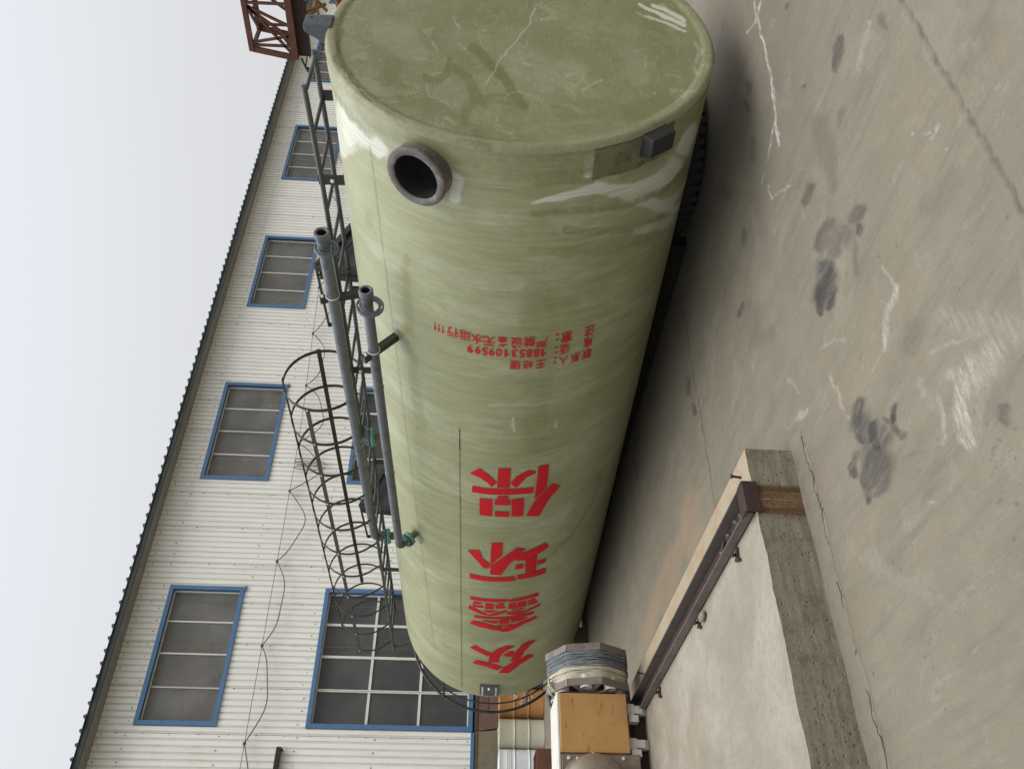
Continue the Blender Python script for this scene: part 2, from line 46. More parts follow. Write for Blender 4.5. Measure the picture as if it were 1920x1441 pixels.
SHELL=[('P',0.9,[(0.171,1.052,2.85,-11.64,22.58,-12.95),(0.224,0.879,1.7,-10.97,15.54,-8.41),(0.244,0.775,2.48,-20.94,25.74,-13.09)]),('P',0.85,[(0.146,1.09,2.94,-10.72,22.76,-13.08),(0.344,1.096,2.41,-9.01,18.61,-11.51)]),('P',0.6,[(0.11,1.136,4.27,-13.48,32.24,-18.48),(0.562,1.321,3.38,-5.76,23.02,-15.87)]),('P',0.7,[(0.185,0.35,0.86,-44.6,39.36,-10.98),(0.255,0.309,0.34,-29.87,25.57,-6.61),(0.348,0.324,0.49,-35.03,29.67,-8.21)]),('P',0.75,[(0.323,-0.069,-5.32,-93.32,74.48,1.17),(0.291,-0.23,-4.02,-45.32,37.58,5.07),(0.274,-0.399,-4.28,-33.73,30.18,7.63),(0.354,-0.637,-5.96,-30.89,32.49,13.38),(0.395,-0.849,-6.73,-23.93,31.94,16.74)]),('P',0.8,[(0.095,-0.342,-4.68,-39.85,35.84,7.09),(0.174,-0.343,-4.55,-39.28,34.81,7.15)]),('P',0.6,[(0.323,-0.497,-4.74,-31.41,29.62,9.57),(0.408,-0.807,-4.22,-16.25,20.45,10.4),(0.372,-1.027,-5.44,-13.2,24.07,14.07),(0.233,-1.136,-6.98,-12.37,30.2,17.57)]),('P',0.5,[(0.633,-0.919,-4.82,-15.61,22.12,13.28),(0.71,-1.375,-7.74,154.51,32.24,55.19)]),('P',0.35,[(0.686,-0.744,-5.18,-23.62,26.11,13.77),(0.852,-1.132,-7.14,-14.68,30.94,22.23)]),('G',0.6,[(-0.069,0.97,5.13,-24.78,43.14,-21.83),(-0.019,0.674,1.98,-21.0,24.29,-10.26),(0.072,0.334,0.51,-30.58,27.37,-7.08),(0.065,0.201,-0.33,-38.45,32.9,-5.71),(0.068,-0.004,-1.85,-39.3,32.78,-1.13),(0.051,-0.261,-3.73,-37.45,32.85,4.63)]),('G',0.5,[(0.075,0.648,2.12,-24.69,27.37,-11.68),(0.125,0.821,3.29,-24.19,32.23,-16.21)]),('G',0.6,[(0.33,0.396,1.17,-42.48,37.37,-12.07),(0.119,0.335,0.5,-30.3,26.9,-7.08),(0.12,0.201,-0.33,-38.05,32.22,-5.68)]),('G',0.6,[(0.398,-0.073,-4.2,-73.63,58.0,1.19),(0.41,-0.356,-5.48,-48.17,41.1,9.72),(0.451,-0.62,-8.52,-46.4,47.13,19.65),(0.491,-0.927,-10.12,-31.38,46.34,26.65),(0.557,-1.317,-9.17,-8.81,54.85,37.7)]),('G',0.5,[(0.208,-0.089,-2.94,-47.52,38.82,1.09),(0.186,-0.22,-3.28,-37.06,31.25,3.8),(0.227,-0.363,-6.9,-57.78,51.2,11.48)]),('G',0.5,[(0.512,-0.249,-5.15,-57.76,46.32,7.61),(0.621,-0.651,-8.25,-43.87,44.48,20.58),(0.727,-1.008,-11.57,-31.58,51.48,33.66)]),('G',0.35,[(0.643,-0.087,-2.51,-44.02,33.27,1.25),(0.734,-0.561,-4.4,-28.04,25.72,10.83),(0.831,-0.925,-6.8,-22.6,31.14,20.04)]),('G',0.5,[(0.241,-0.532,-8.45,-51.69,50.79,16.97),(0.242,-0.706,-7.34,-32.95,37.97,16.34),(0.213,-0.889,-8.22,-26.0,38.23,19.29),(0.075,-0.995,-8.96,-21.95,40.01,20.48)]),('G',0.35,[(0.773,0.98,5.17,-28.59,43.13,-29.49),(0.853,0.983,4.33,-24.12,36.04,-25.27)]),('G',0.3,[(0.885,0.659,3.28,-42.72,41.42,-23.29),(1.323,0.672,2.2,-29.65,27.12,-17.4),(1.925,0.671,1.64,-24.27,20.28,-14.99),(2.488,0.635,1.18,-20.96,15.7,-12.55)]),('G',0.35,[(1.699,0.723,2.48,-30.56,27.83,-20.57),(1.851,0.643,2.38,-37.69,31.02,-21.9)]),('G',0.3,[(1.005,-0.138,-0.68,-10.97,7.86,0.74),(1.667,-0.18,-0.62,-9.84,6.42,1.07),(2.416,-0.189,-0.77,-13.3,7.84,1.69)]),('K',0.8,[(0.163,0.479,1.52,-33.35,31.78,-11.25),(0.228,0.437,1.23,-33.83,31.02,-10.47),(0.281,0.401,0.82,-28.49,25.35,-8.13),(0.344,0.421,1.2,-37.17,33.05,-11.24)]),('K',0.5,[(0.149,0.509,2.13,-40.97,39.94,-14.72),(0.194,0.378,0.87,-35.15,31.4,-9.34)]),('K',0.55,[(1.586,0.8,5.03,-49.84,50.43,-38.67),(1.621,0.755,3.11,-34.85,33.23,-24.78),(1.653,0.701,3.38,-44.03,39.45,-28.25)]),('K',0.3,[(1.525,0.784,6.67,-68.28,68.4,-51.05),(1.698,0.687,3.25,-44.39,38.92,-27.77)]),('K',0.6,[(4.171,0.793,2.65,-37.26,26.87,-33.27),(4.253,0.752,1.64,-25.73,17.56,-21.27)]),('K',0.35,[(4.157,0.84,2.84,-35.32,27.04,-34.61),(4.183,0.787,1.75,-24.97,17.86,-22.05)]),('G',0.25,[(3.338,-0.843,-1.92,-10.9,9.12,9.93),(3.903,-0.57,-1.37,-13.38,7.94,7.03),(4.276,-0.298,-1.23,-20.78,10.16,5.15)]),('K',0.35,[(3.179,-0.874,-20.21,-106.57,94.78,102.52),(3.667,-0.847,-17.85,-105.05,84.83,97.93),(3.922,-0.683,-15.11,-121.84,79.51,82.03),(4.159,-0.489,-11.88,-137.43,74.87,60.27)]),('P',0.5,[(2.124,-0.044,-5.57,-141.24,84.77,1.61),(2.262,-0.046,-3.6,-92.41,54.44,1.26)]),('P',0.5,[(2.213,-0.338,-14.32,-173.31,110.42,42.83),(2.276,-0.343,-7.1,-85.76,54.29,21.71)]),('P',0.3,[(1.982,0.121,-3.3,-190.81,117.78,-21.68),(1.968,-0.128,-9.99,-190.56,117.94,14.09),(1.957,-0.306,-14.57,-181.7,118.37,38.86)])]
CAP=[('G',0.8,[(-0.172,0.257,1.1,-38.27,-20.18,-1.34),(-0.299,0.171,0.61,-35.67,-19.17,-1.24),(-0.443,0.089,0.18,-31.17,-17.12,-1.07),(-0.698,-0.023,-0.48,-45.21,-25.81,-1.5)]),('G',0.75,[(-0.29,0.37,3.21,-71.43,-38.23,-2.48),(-0.398,0.371,2.84,-62.16,-33.77,-2.14),(-0.495,0.429,3.45,-63.09,-34.72,-2.15),(-0.447,0.489,4.6,-73.15,-39.95,-2.5)]),('G',0.7,[(-0.354,0.356,2.08,-48.04,-25.95,-1.66),(-0.475,0.271,1.27,-39.95,-21.98,-1.36),(-0.615,0.233,0.86,-32.01,-17.98,-1.07),(-0.753,0.273,1.18,-35.21,-20.18,-1.16),(-0.848,0.281,1.81,-51.59,-29.98,-1.68)]),('G',0.5,[(-0.654,0.232,1.11,-40.98,-23.15,-1.37),(-0.627,0.099,0.3,-40.74,-22.97,-1.37),(-0.68,0.01,-0.26,-45.12,-25.68,-1.5)]),('G',0.35,[(-0.374,0.666,1.9,-21.77,-11.73,-0.75),(-0.521,0.686,2.05,-22.24,-12.24,-0.75),(-0.674,0.562,2.3,-30.27,-17.07,-1.01)]),('G',0.35,[(-0.687,-0.212,-0.58,-15.01,-8.58,-0.5),(-0.726,-0.542,-1.98,-22.54,-13.02,-0.75),(-0.617,-0.732,-2.53,-22.13,-12.62,-0.74)]),('G',0.3,[(-0.981,0.065,0.12,-47.25,-28.12,-1.52),(-0.895,-0.204,-1.43,-37.16,-21.91,-1.21),(-0.846,-0.423,-3.28,-45.97,-27.0,-1.5)]),('G',0.35,[(0.082,-0.738,-1.4,-13.4,-6.93,-0.48),(-0.125,-0.789,-1.89,-16.51,-8.79,-0.58)]),('G',0.3,[(-0.2,-0.684,-10.55,-104.4,-56.07,-3.66),(-0.374,-0.678,-10.98,-106.96,-58.86,-3.68)]),('G',0.3,[(-0.196,-0.745,-11.4,-104.27,-56.02,-3.66),(-0.413,-0.732,-11.92,-107.47,-59.52,-3.69)]),('G',0.35,[(0.251,0.005,-0.08,-13.22,-6.62,-0.48),(0.207,0.255,0.36,-13.34,-6.68,-0.48)]),('G',0.3,[(-0.744,0.448,1.09,-18.33,-10.46,-0.61),(-0.918,0.225,0.84,-31.27,-18.38,-1.01)]),('P',0.08,[(-0.02,0.733,1.27,-13.83,-7.09,-0.49),(-0.129,0.628,0.95,-12.01,-6.26,-0.42),(-0.235,0.537,1.44,-21.31,-11.29,-0.74)]),('P',0.06,[(-0.245,0.007,-0.08,-14.13,-7.56,-0.49),(-0.41,-0.107,-0.32,-14.44,-7.92,-0.5),(-0.399,-0.281,-0.81,-17.26,-9.47,-0.59)]),('P',0.08,[(-0.228,-0.598,-1.25,-13.99,-7.53,-0.49),(-0.378,-0.62,-1.62,-17.14,-9.43,-0.59)]),('P',0.05,[(-0.584,0.39,0.89,-17.89,-9.98,-0.6),(-0.805,0.174,0.58,-30.71,-17.76,-1.01)]),('P',0.95,[(0.378,-0.691,-12.18,-129.0,-64.18,-4.75),(0.284,-0.797,-10.69,-97.8,-49.33,-3.58),(0.168,-0.923,-12.64,-99.13,-50.86,-3.59)]),('P',0.9,[(0.384,-0.769,-10.08,-96.59,-48.08,-3.56),(0.338,-0.842,-8.87,-77.66,-38.93,-2.85),(0.218,-0.929,-12.56,-98.48,-50.2,-3.58)]),('P',0.8,[(0.253,-0.717,-19.54,-196.57,-99.43,-7.17),(0.185,-0.824,-15.09,-132.02,-67.48,-4.79),(0.094,-0.914,-20.42,-160.15,-82.96,-5.76)]),('P',0.35,[(0.299,-0.658,-23.76,-260.73,-130.98,-9.54),(0.205,-0.75,-20.63,-197.71,-100.68,-7.18)]),('P',0.3,[(0.375,-0.82,-6.13,-55.23,-27.54,-2.03),(0.289,-0.874,-6.65,-55.8,-28.16,-2.04)]),('P',0.3,[(0.282,-0.078,-3.22,-197.32,-98.46,-7.21),(0.13,-0.044,-2.47,-201.35,-102.43,-7.27),(-0.089,0.031,-0.5,-207.51,-108.58,-7.35),(-0.295,0.113,1.93,-213.74,-114.92,-7.42),(-0.531,0.184,5.8,-294.99,-163.84,-9.99)]),('P',0.2,[(-0.096,0.487,12.45,-208.92,-108.66,-7.39),(-0.206,0.433,9.0,-169.57,-89.6,-5.94)]),('P',0.2,[(0.174,0.379,8.71,-201.22,-101.12,-7.29),(0.03,0.348,8.21,-205.02,-105.05,-7.34)]),('P',0.2,[(-0.542,-0.308,-7.58,-146.76,-82.26,-4.97),(-0.433,-0.418,-9.58,-144.28,-79.74,-4.94)]),('P',0.3,[(-0.54,-0.684,-11.61,-109.49,-61.7,-3.71)]),('P',0.25,[(-0.529,0.483,19.38,-308.41,-170.45,-10.45),(-0.628,0.455,18.64,-312.78,-175.44,-10.48),(-0.701,0.363,14.7,-315.78,-179.29,-10.49)]),('P',0.2,[(-0.605,0.065,0.74,-297.69,-167.41,-10.0),(-0.561,0.009,-1.68,-295.59,-165.32,-9.98),(-0.615,-0.102,-6.57,-297.45,-167.95,-9.98)]),('P',0.17,[(-0.816,0.379,4.61,-92.55,-53.45,-3.03),(-0.869,0.333,5.05,-116.55,-67.9,-3.8)]),('P',0.25,[(-0.021,-0.973,-15.95,-116.06,-61.1,-4.13),(-0.136,-0.969,-12.75,-91.68,-49.02,-3.23),(-0.227,-0.944,-16.41,-119.37,-64.62,-4.17)]),('P',0.25,[(-0.272,-0.926,-16.31,-120.14,-65.42,-4.18),(-0.359,-0.926,-16.71,-121.59,-67.01,-4.19)]),('P',0.25,[(0.172,-0.114,-2.43,-114.33,-57.91,-4.14)]),('P',0.2,[(-0.109,0.33,8.02,-208.87,-109.08,-7.38),(-0.186,0.292,7.07,-210.98,-111.42,-7.4)]),('K',0.45,[(-0.037,0.977,11.61,-92.67,-47.45,-3.3),(-0.198,0.981,12.18,-94.75,-49.59,-3.32),(-0.328,0.958,12.32,-96.48,-51.44,-3.34),(-0.453,0.908,12.06,-98.15,-53.3,-3.35)]),('K',0.85,[(-0.462,0.884,35.26,-294.74,-160.31,-10.06),(-0.562,0.85,34.79,-298.95,-165.05,-10.09),(-0.668,0.794,33.35,-303.44,-170.3,-10.12),(-0.713,0.734,31.07,-305.24,-172.62,-10.13)]),('K',0.4,[(-0.411,0.913,35.96,-292.71,-157.99,-10.04),(-0.462,0.884,35.26,-294.74,-160.31,-10.06)]),('K',0.3,[(-0.795,0.661,9.47,-102.9,-58.97,-3.38),(-0.933,0.49,7.1,-104.85,-61.52,-3.39),(-1.013,0.327,4.59,-105.92,-63.08,-3.39),(-1.047,0.138,1.66,-119.46,-71.74,-3.8)]),('K',0.15,[(-1.043,-0.093,-2.63,-119.0,-71.68,-3.79),(-0.961,-0.308,-6.43,-117.14,-69.89,-3.77),(-0.796,-0.646,-11.87,-113.72,-66.51,-3.74)])]
NOTICE=[('注',1.366,-0.485,0.065,0.099),('意',1.363,-0.333,0.066,0.097),('：',1.346,-0.272,0.018,0.06),('严',1.368,-0.179,0.065,0.09),('禁',1.359,-0.105,0.063,0.089),('设',1.367,-0.027,0.063,0.094),('备',1.363,0.057,0.062,0.088),('无',1.367,0.137,0.066,0.079),('水',1.364,0.21,0.064,0.083),('运',1.355,0.282,0.066,0.083),('行',1.357,0.36,0.068,0.084),('!',1.362,0.424,0.01,0.059),('!',1.359,0.45,0.011,0.06),('!',1.358,0.476,0.011,0.06),('电',1.472,-0.485,0.05,0.092),('话',1.468,-0.33,0.059,0.089),('：',1.462,-0.276,0.018,0.057),('联',1.577,-0.49,0.063,0.089),('系',1.576,-0.41,0.059,0.082),('人',1.577,-0.33,0.056,0.076),('：',1.559,-0.276,0.018,0.059),('王',1.574,-0.183,0.056,0.074),('经',1.573,-0.104,0.058,0.069),('理',1.57,-0.029,0.061,0.076),('1',1.468,-0.195,0.036,0.07),('8',1.466,-0.154,0.036,0.07),('8',1.465,-0.11,0.035,0.07),('5',1.465,-0.066,0.035,0.069),('3',1.462,-0.019,0.035,0.069),('1',1.461,0.028,0.035,0.069),('0',1.461,0.075,0.035,0.069),('9',1.461,0.118,0.035,0.069),('5',1.462,0.159,0.035,0.069),('9',1.462,0.203,0.035,0.069),('9',1.465,0.251,0.036,0.069)]
# ------------------------------------------------------------------ helpers
def tag(o, label=None, cat=None, group=None, kind=None):
    for k, v in (('label', label), ('category', cat), ('group', group), ('kind', kind)):
        if v: o[k] = v
    return o
def empty(name, loc, label, cat, group=None, rot=(0, 0, 0)):
    o = bpy.data.objects.new(name, None); col.objects.link(o); o.location = loc; o.rotation_euler = rot
    o.empty_display_size = .1
    return tag(o, label, cat, group)
def V(*a): return Vector(a)
class MB:
    """collects faces, then becomes one mesh object"""
    def __init__(s): s.v = []; s.f = []; s.m = []; s.sm = []
    def add(s, vs, fs, mi=0, smooth=False):
        b = len(s.v); s.v += [tuple(x) for x in vs]
        for f in fs: s.f.append([b+i for i in f]); s.m.append(mi); s.sm.append(smooth)
        return s
    def box(s, x0, x1, y0, y1, z0, z1, mi=0):
        vs = [(x, y, z) for z in (z0, z1) for y in (y0, y1) for x in (x0, x1)]
        return s.add(vs, [(0, 2, 3, 1), (4, 5, 7, 6), (0, 1, 5, 4), (2, 6, 7, 3), (0, 4, 6, 2), (1, 3, 7, 5)], mi)
    def bar(s, a, b, wd, hg, up=(0, 0, 1), mi=0):
        """rectangular bar from a to b; hg measured along up"""
        a = Vector(a); b = Vector(b); d = (b-a).normalized(); u = Vector(up); u = (u-d*u.dot(d))
        if u.length < 1e-5: u = Vector((1, 0, 0)) - d*d.x
        u.normalize(); r = d.cross(u)
        vs = [p+r*sx*wd/2+u*sy*hg/2 for p in (a, b) for sx, sy in ((-1, -1), (1, -1), (1, 1), (-1, 1))]
        return s.add(vs, [(3, 2, 1, 0), (4, 5, 6, 7), (0, 1, 5, 4), (1, 2, 6, 5), (2, 3, 7, 6), (3, 0, 4, 7)], mi)
    def sweep(s, pts, prof, closed=False, up=(0, 0, 1), mi=0, smooth=True, cap=True):
        """prof: list of (side, up) offsets swept along pts"""
        P = [Vector(p) for p in pts]; n = len(P); k = len(prof); vs = []; u = None
        for i in range(n):
            if closed: d = P[(i+1) % n]-P[i-1]
            else: d = P[min(i+1, n-1)]-P[max(i-1, 0)]
            d.normalize()
            u = Vector(up(P[i]) if callable(up) else (up if u is None else u)); u = u-d*u.dot(d)
            if u.length < 1e-4: u = Vector((.3, .9, .2)); u = u-d*u.dot(d)
            u.normalize(); r = d.cross(u)
            vs += [P[i]+r*q[0]+u*q[1] for q in prof]
        fs = []
        for i in range(n if closed else n-1):
            j = (i+1) % n
            for q in range(k): fs.append((i*k+q, i*k+(q+1) % k, j*k+(q+1) % k, j*k+q))
        s.add(vs, fs, mi, smooth)
        if not closed and cap:
            s.add(vs[:k], [tuple(range(k))[::-1]], mi); s.add(vs[-k:], [tuple(range(k))], mi)
        return s
    def tube(s, pts, r, n=12, closed=False, mi=0, cap=True, up=(0, 0, 1)):
        return s.sweep(pts, [(r*math.cos(2*math.pi*i/n), r*math.sin(2*math.pi*i/n)) for i in range(n)], closed, up, mi, True, cap)
    def flat(s, pts, wd, th, up, closed=False, mi=0):
        return s.sweep(pts, [(-wd/2, -th/2), (wd/2, -th/2), (wd/2, th/2), (-wd/2, th/2)], closed, up, mi, False)
    def lathe(s, o, ax, prof, n=32, mi=0, smooth=True, arc=None):
        """prof: (radius, along) pairs revolved round ax through o"""
        o = Vector(o); ax = Vector(ax).normalized(); u = Vector((0, 0, 1)) if abs(ax.z) < .9 else Vector((1, 0, 0))
        u = (u-ax*u.dot(ax)).normalized(); r = ax.cross(u); vs = []; k = len(prof)
        for i in range(n):
            a = 2*math.pi*i/n; e = u*math.cos(a)+r*math.sin(a)
            vs += [o+e*p[0]+ax*p[1] for p in prof]
        fs = [(i*k+q, i*k+q+1, ((i+1) % n)*k+q+1, ((i+1) % n)*k+q) for i in range(n) for q in range(k-1)]
        return s.add(vs, fs, mi, smooth)
    def prism(s, poly, fr, th, mi=0):
        """poly 2-D list, fr: (origin, u, v, n); extruded by th along n"""
        o, u, v, n = [Vector(q) for q in fr]; k = len(poly)
        A = [o+u*p[0]+v*p[1] for p in poly]; B = [p+n*th for p in A]
        return s.add(A+B, [tuple(range(k))[::-1], tuple(range(k, 2*k))]+[(i, (i+1) % k, k+(i+1) % k, k+i) for i in range(k)], mi)
    def sphere(s, c, r, n=8, mi=0, sq=(1, 1, 1)):
        c = Vector(c); vs = []; 
        for i in range(n+1):
            a = math.pi*i/n
            for j in range(2*n):
                b = math.pi*j/n; vs.append(c+Vector((r*sq[0]*math.sin(a)*math.cos(b), r*sq[1]*math.sin(a)*math.sin(b), r*sq[2]*math.cos(a))))
        fs = [(i*2*n+j, i*2*n+(j+1) % (2*n), (i+1)*2*n+(j+1) % (2*n), (i+1)*2*n+j) for i in range(n) for j in range(2*n)]
        return s.add(vs, fs, mi, True)
    def build(s, name, mats, parent=None, bevel=0, weld=True):
        me = bpy.data.meshes.new(name); me.from_pydata(s.v, [], s.f)
        for m in (mats if isinstance(mats, (list, tuple)) else [mats]): me.materials.append(m)
        me.polygons.foreach_set('material_index', s.m); me.polygons.foreach_set('use_smooth', s.sm)
        bm = bmesh.new(); bm.from_mesh(me)
        if weld: bmesh.ops.remove_doubles(bm, verts=bm.verts, dist=1e-5)
        bmesh.ops.recalc_face_normals(bm, faces=bm.faces)
        bm.to_mesh(me); bm.free(); me.update()
        o = bpy.data.objects.new(name, me); col.objects.link(o)
        if parent: o.parent = parent
        if bevel:
            b = o.modifiers.new('bevel', 'BEVEL'); b.width = bevel; b.segments = 2; b.limit_method = 'ANGLE'; b.angle_limit = R_(35)
        return o
# ---- node helper
class N:
    def __init__(s, name):
        s.m = bpy.data.materials.new(name); s.m.use_nodes = True; s.t = s.m.node_tree; s.t.nodes.clear()
        s.o = s.n('ShaderNodeOutputMaterial'); s.b = s.n('ShaderNodeBsdfPrincipled'); s.l(s.b.outputs[0], s.o.inputs[0])
        s.tc = s.n('ShaderNodeTexCoord')
    def n(s, t): return s.t.nodes.new(t)
    def l(s, a, b): s.t.links.new(a, b)
    def setv(s, sock, v):
        if isinstance(v, bpy.types.NodeSocket): s.l(v, sock)
        elif isinstance(v, (tuple, list)) and sock.type == 'RGBA' and len(v) == 3: sock.default_value = (*v, 1)
        else: sock.default_value = v
    def mapping(s, src, scale=(1, 1, 1), loc=(0, 0, 0), rot=(0, 0, 0)):
        m = s.n('ShaderNodeMapping'); s.l(src, m.inputs[0]); m.inputs['Scale'].default_value = scale; m.inputs['Location'].default_value = loc; m.inputs['Rotation'].default_value = rot
        return m.outputs[0]
    def noise(s, src, scale, detail=4, rough=.6, dist=0):
        n = s.n('ShaderNodeTexNoise'); s.l(src, n.inputs['Vector']); n.inputs['Scale'].default_value = scale; n.inputs['Detail'].default_value = detail
        n.inputs['Roughness'].default_value = rough; n.inputs['Distortion'].default_value = dist
        return n.outputs['Fac']
    def voro(s, src, scale, feat='F1'):
        n = s.n('ShaderNodeTexVoronoi'); n.feature = feat; s.l(src, n.inputs['Vector']); n.inputs['Scale'].default_value = scale
        return n.outputs['Distance']
    def ramp(s, f, a, b, lo=0., hi=1.):
        n = s.n('ShaderNodeMapRange'); n.clamp = True; n.interpolation_type = 'SMOOTHSTEP'; s.setv(n.inputs[0], f)
        for i, v in enumerate((a, b, lo, hi)): n.inputs[i+1].default_value = v
        return n.outputs[0]
    def mix(s, f, a, b, mode='MIX'):
        n = s.n('ShaderNodeMix'); n.data_type = 'RGBA'; n.blend_type = mode; n.clamp_factor = True
        s.setv(n.inputs[0], f); s.setv(n.inputs[6], a); s.setv(n.inputs[7], b); return n.outputs[2]
    def math(s, op, a, b=0.):
        n = s.n('ShaderNodeMath'); n.operation = op; s.setv(n.inputs[0], a); s.setv(n.inputs[1], b); return n.outputs[0]
    def attr(s, name):
        n = s.n('ShaderNodeAttribute'); n.attribute_name = name; p = s.n('ShaderNodeSeparateColor'); s.l(n.outputs['Color'], p.inputs[0]); return p.outputs
    def sep(s, v):
        n = s.n('ShaderNodeSeparateXYZ'); s.l(v, n.inputs[0]); return n.outputs
    def bump(s, h, st=.3, dist=.01):
        n = s.n('ShaderNodeBump'); s.l(h, n.inputs['Height']); n.inputs['Strength'].default_value = st; n.inputs['Distance'].default_value = dist
        s.l(n.outputs[0], s.b.inputs['Normal']); return s
    def out(s, color=None, rough=.6, metal=0., spec=.5):
        if color is not None: s.setv(s.b.inputs['Base Color'], color)
        s.setv(s.b.inputs['Roughness'], rough); s.setv(s.b.inputs['Metallic'], metal); s.b.inputs['Specular IOR Level'].default_value = spec
        return s.m
def worn(name, c, c2=None, amt=.5, rough=.55, metal=0., scale=6., spec=.5, bump=.15):
    """plain painted / metal surface with blotches of a second colour and fine grime"""
    k = N(name); co = k.tc.outputs['Object']
    c2 = c2 or tuple(x*.6 for x in c)
    f = k.ramp(k.noise(co, scale, 6, .65), .45, .75, 0, amt)
    cc = k.mix(f, c, c2)
    fine = k.noise(co, scale*9, 3, .6)
    cc = k.mix(k.ramp(fine, .3, .7, .0, .25), cc, tuple(x*.75 for x in c))
    k.bump(fine, bump, .004)
    return k.out(cc, k.ramp(k.noise(co, scale*2, 3), .3, .7, max(.05, rough-.12), min(1, rough+.12)), metal, spec)
# ---- soft painted patches stored per vertex
def paint(uv, strokes, kinds, wob, soft=.6):
    """uv (n,2), strokes in the same coordinates -> (n,len(kinds)) mask"""
    n = len(uv); out = np.zeros((n, len(kinds))); p = uv+wob
    order = np.argsort(p[:, 1]); ps = p[order, 1]
    for kind, inten, pts in strokes:
        if kind not in kinds: continue
        k = kinds.index(kind); pts = np.array(pts, float); cs = []
        if len(pts) == 1: cs = [pts[0]]
        for a, b in zip(pts[:-1], pts[1:]):
            M = a[2:].reshape(2, 2); L = np.hypot(*(M@(b[:2]-a[:2]))); m = max(1, int(L/.45))
            cs += [a+(b-a)*t for t in np.linspace(0, 1, m, endpoint=False)]
        if len(pts) > 1: cs.append(pts[-1])
        for c in cs:
            M = c[2:].reshape(2, 2)
            try: ext = 1.35*np.abs(np.linalg.inv(M)).sum(1)
            except Exception: continue
            i0 = np.searchsorted(ps, c[1]-ext[1]); i1 = np.searchsorted(ps, c[1]+ext[1]); idx = order[i0:i1]
            idx = idx[np.abs(p[idx, 0]-c[0]) < ext[0]]
            if len(idx) == 0: continue
            d = np.hypot(*(M@(p[idx]-c[:2]).T)); t = np.clip((1.35-d)/soft, 0, 1); val = inten*t*t*(3-2*t)
            out[idx, k] = np.maximum(out[idx, k], val)
    return out
def vnoise(x, y, seed=0):
    r = np.random.RandomState(seed).rand(256, 256); xi = np.floor(x).astype(int); yi = np.floor(y).astype(int)
    fx = x-xi; fy = y-yi; fx = fx*fx*(3-2*fx); fy = fy*fy*(3-2*fy)
    g = lambda a, b: r[a & 255, b & 255]
    return (g(xi, yi)*(1-fx)+g(xi+1, yi)*fx)*(1-fy)+(g(xi, yi+1)*(1-fx)+g(xi+1, yi+1)*fx)*fy-.5
def wobble(uv, amp, fr):
    a = np.stack([vnoise(uv[:, 0]*f*fr, uv[:, 1]*f*fr, 10+i)/f for i, f in enumerate((1, 2.3, 5.1))]).sum(0)
    b = np.stack([vnoise(uv[:, 0]*f*fr, uv[:, 1]*f*fr, 20+i)/f for i, f in enumerate((1, 2.3, 5.1))]).sum(0)
    return np.stack([a, b], 1)*amp
def grid_mesh(name, P, nu, nv, closed_u=False):
    """P (nv,nu,3) -> mesh"""
    me = bpy.data.meshes.new(name); I = np.arange(nu*nv).reshape(nv, nu)
    a = I[:-1, :-1] if not closed_u else I[:-1]; 
    b = I[:-1, 1:] if not closed_u else np.roll(I[:-1], -1, 1)
    c = I[1:, 1:] if not closed_u else np.roll(I[1:], -1, 1)
    d = I[1:, :-1] if not closed_u else I[1:]
    F = np.stack([a, b, c, d], -1).reshape(-1, 4); nf = len(F)
    me.vertices.add(nu*nv); me.vertices.foreach_set('co', P.reshape(-1).astype(np.float32))
    me.loops.add(nf*4); me.loops.foreach_set('vertex_index', F.reshape(-1).astype(np.int32))
    me.polygons.add(nf); me.polygons.foreach_set('loop_start', (np.arange(nf)*4).astype(np.int32))
    me.polygons.foreach_set('use_smooth', np.ones(nf, bool)); me.update(calc_edges=True); me.validate()
    return me
def set_mask(me, name, arr):
    a = me.color_attributes.new(name, 'FLOAT_COLOR', 'POINT'); n = len(arr); c = np.ones((n, 4), np.float32); c[:, :arr.shape[1]] = arr
    a.data.foreach_set('color', c.reshape(-1))
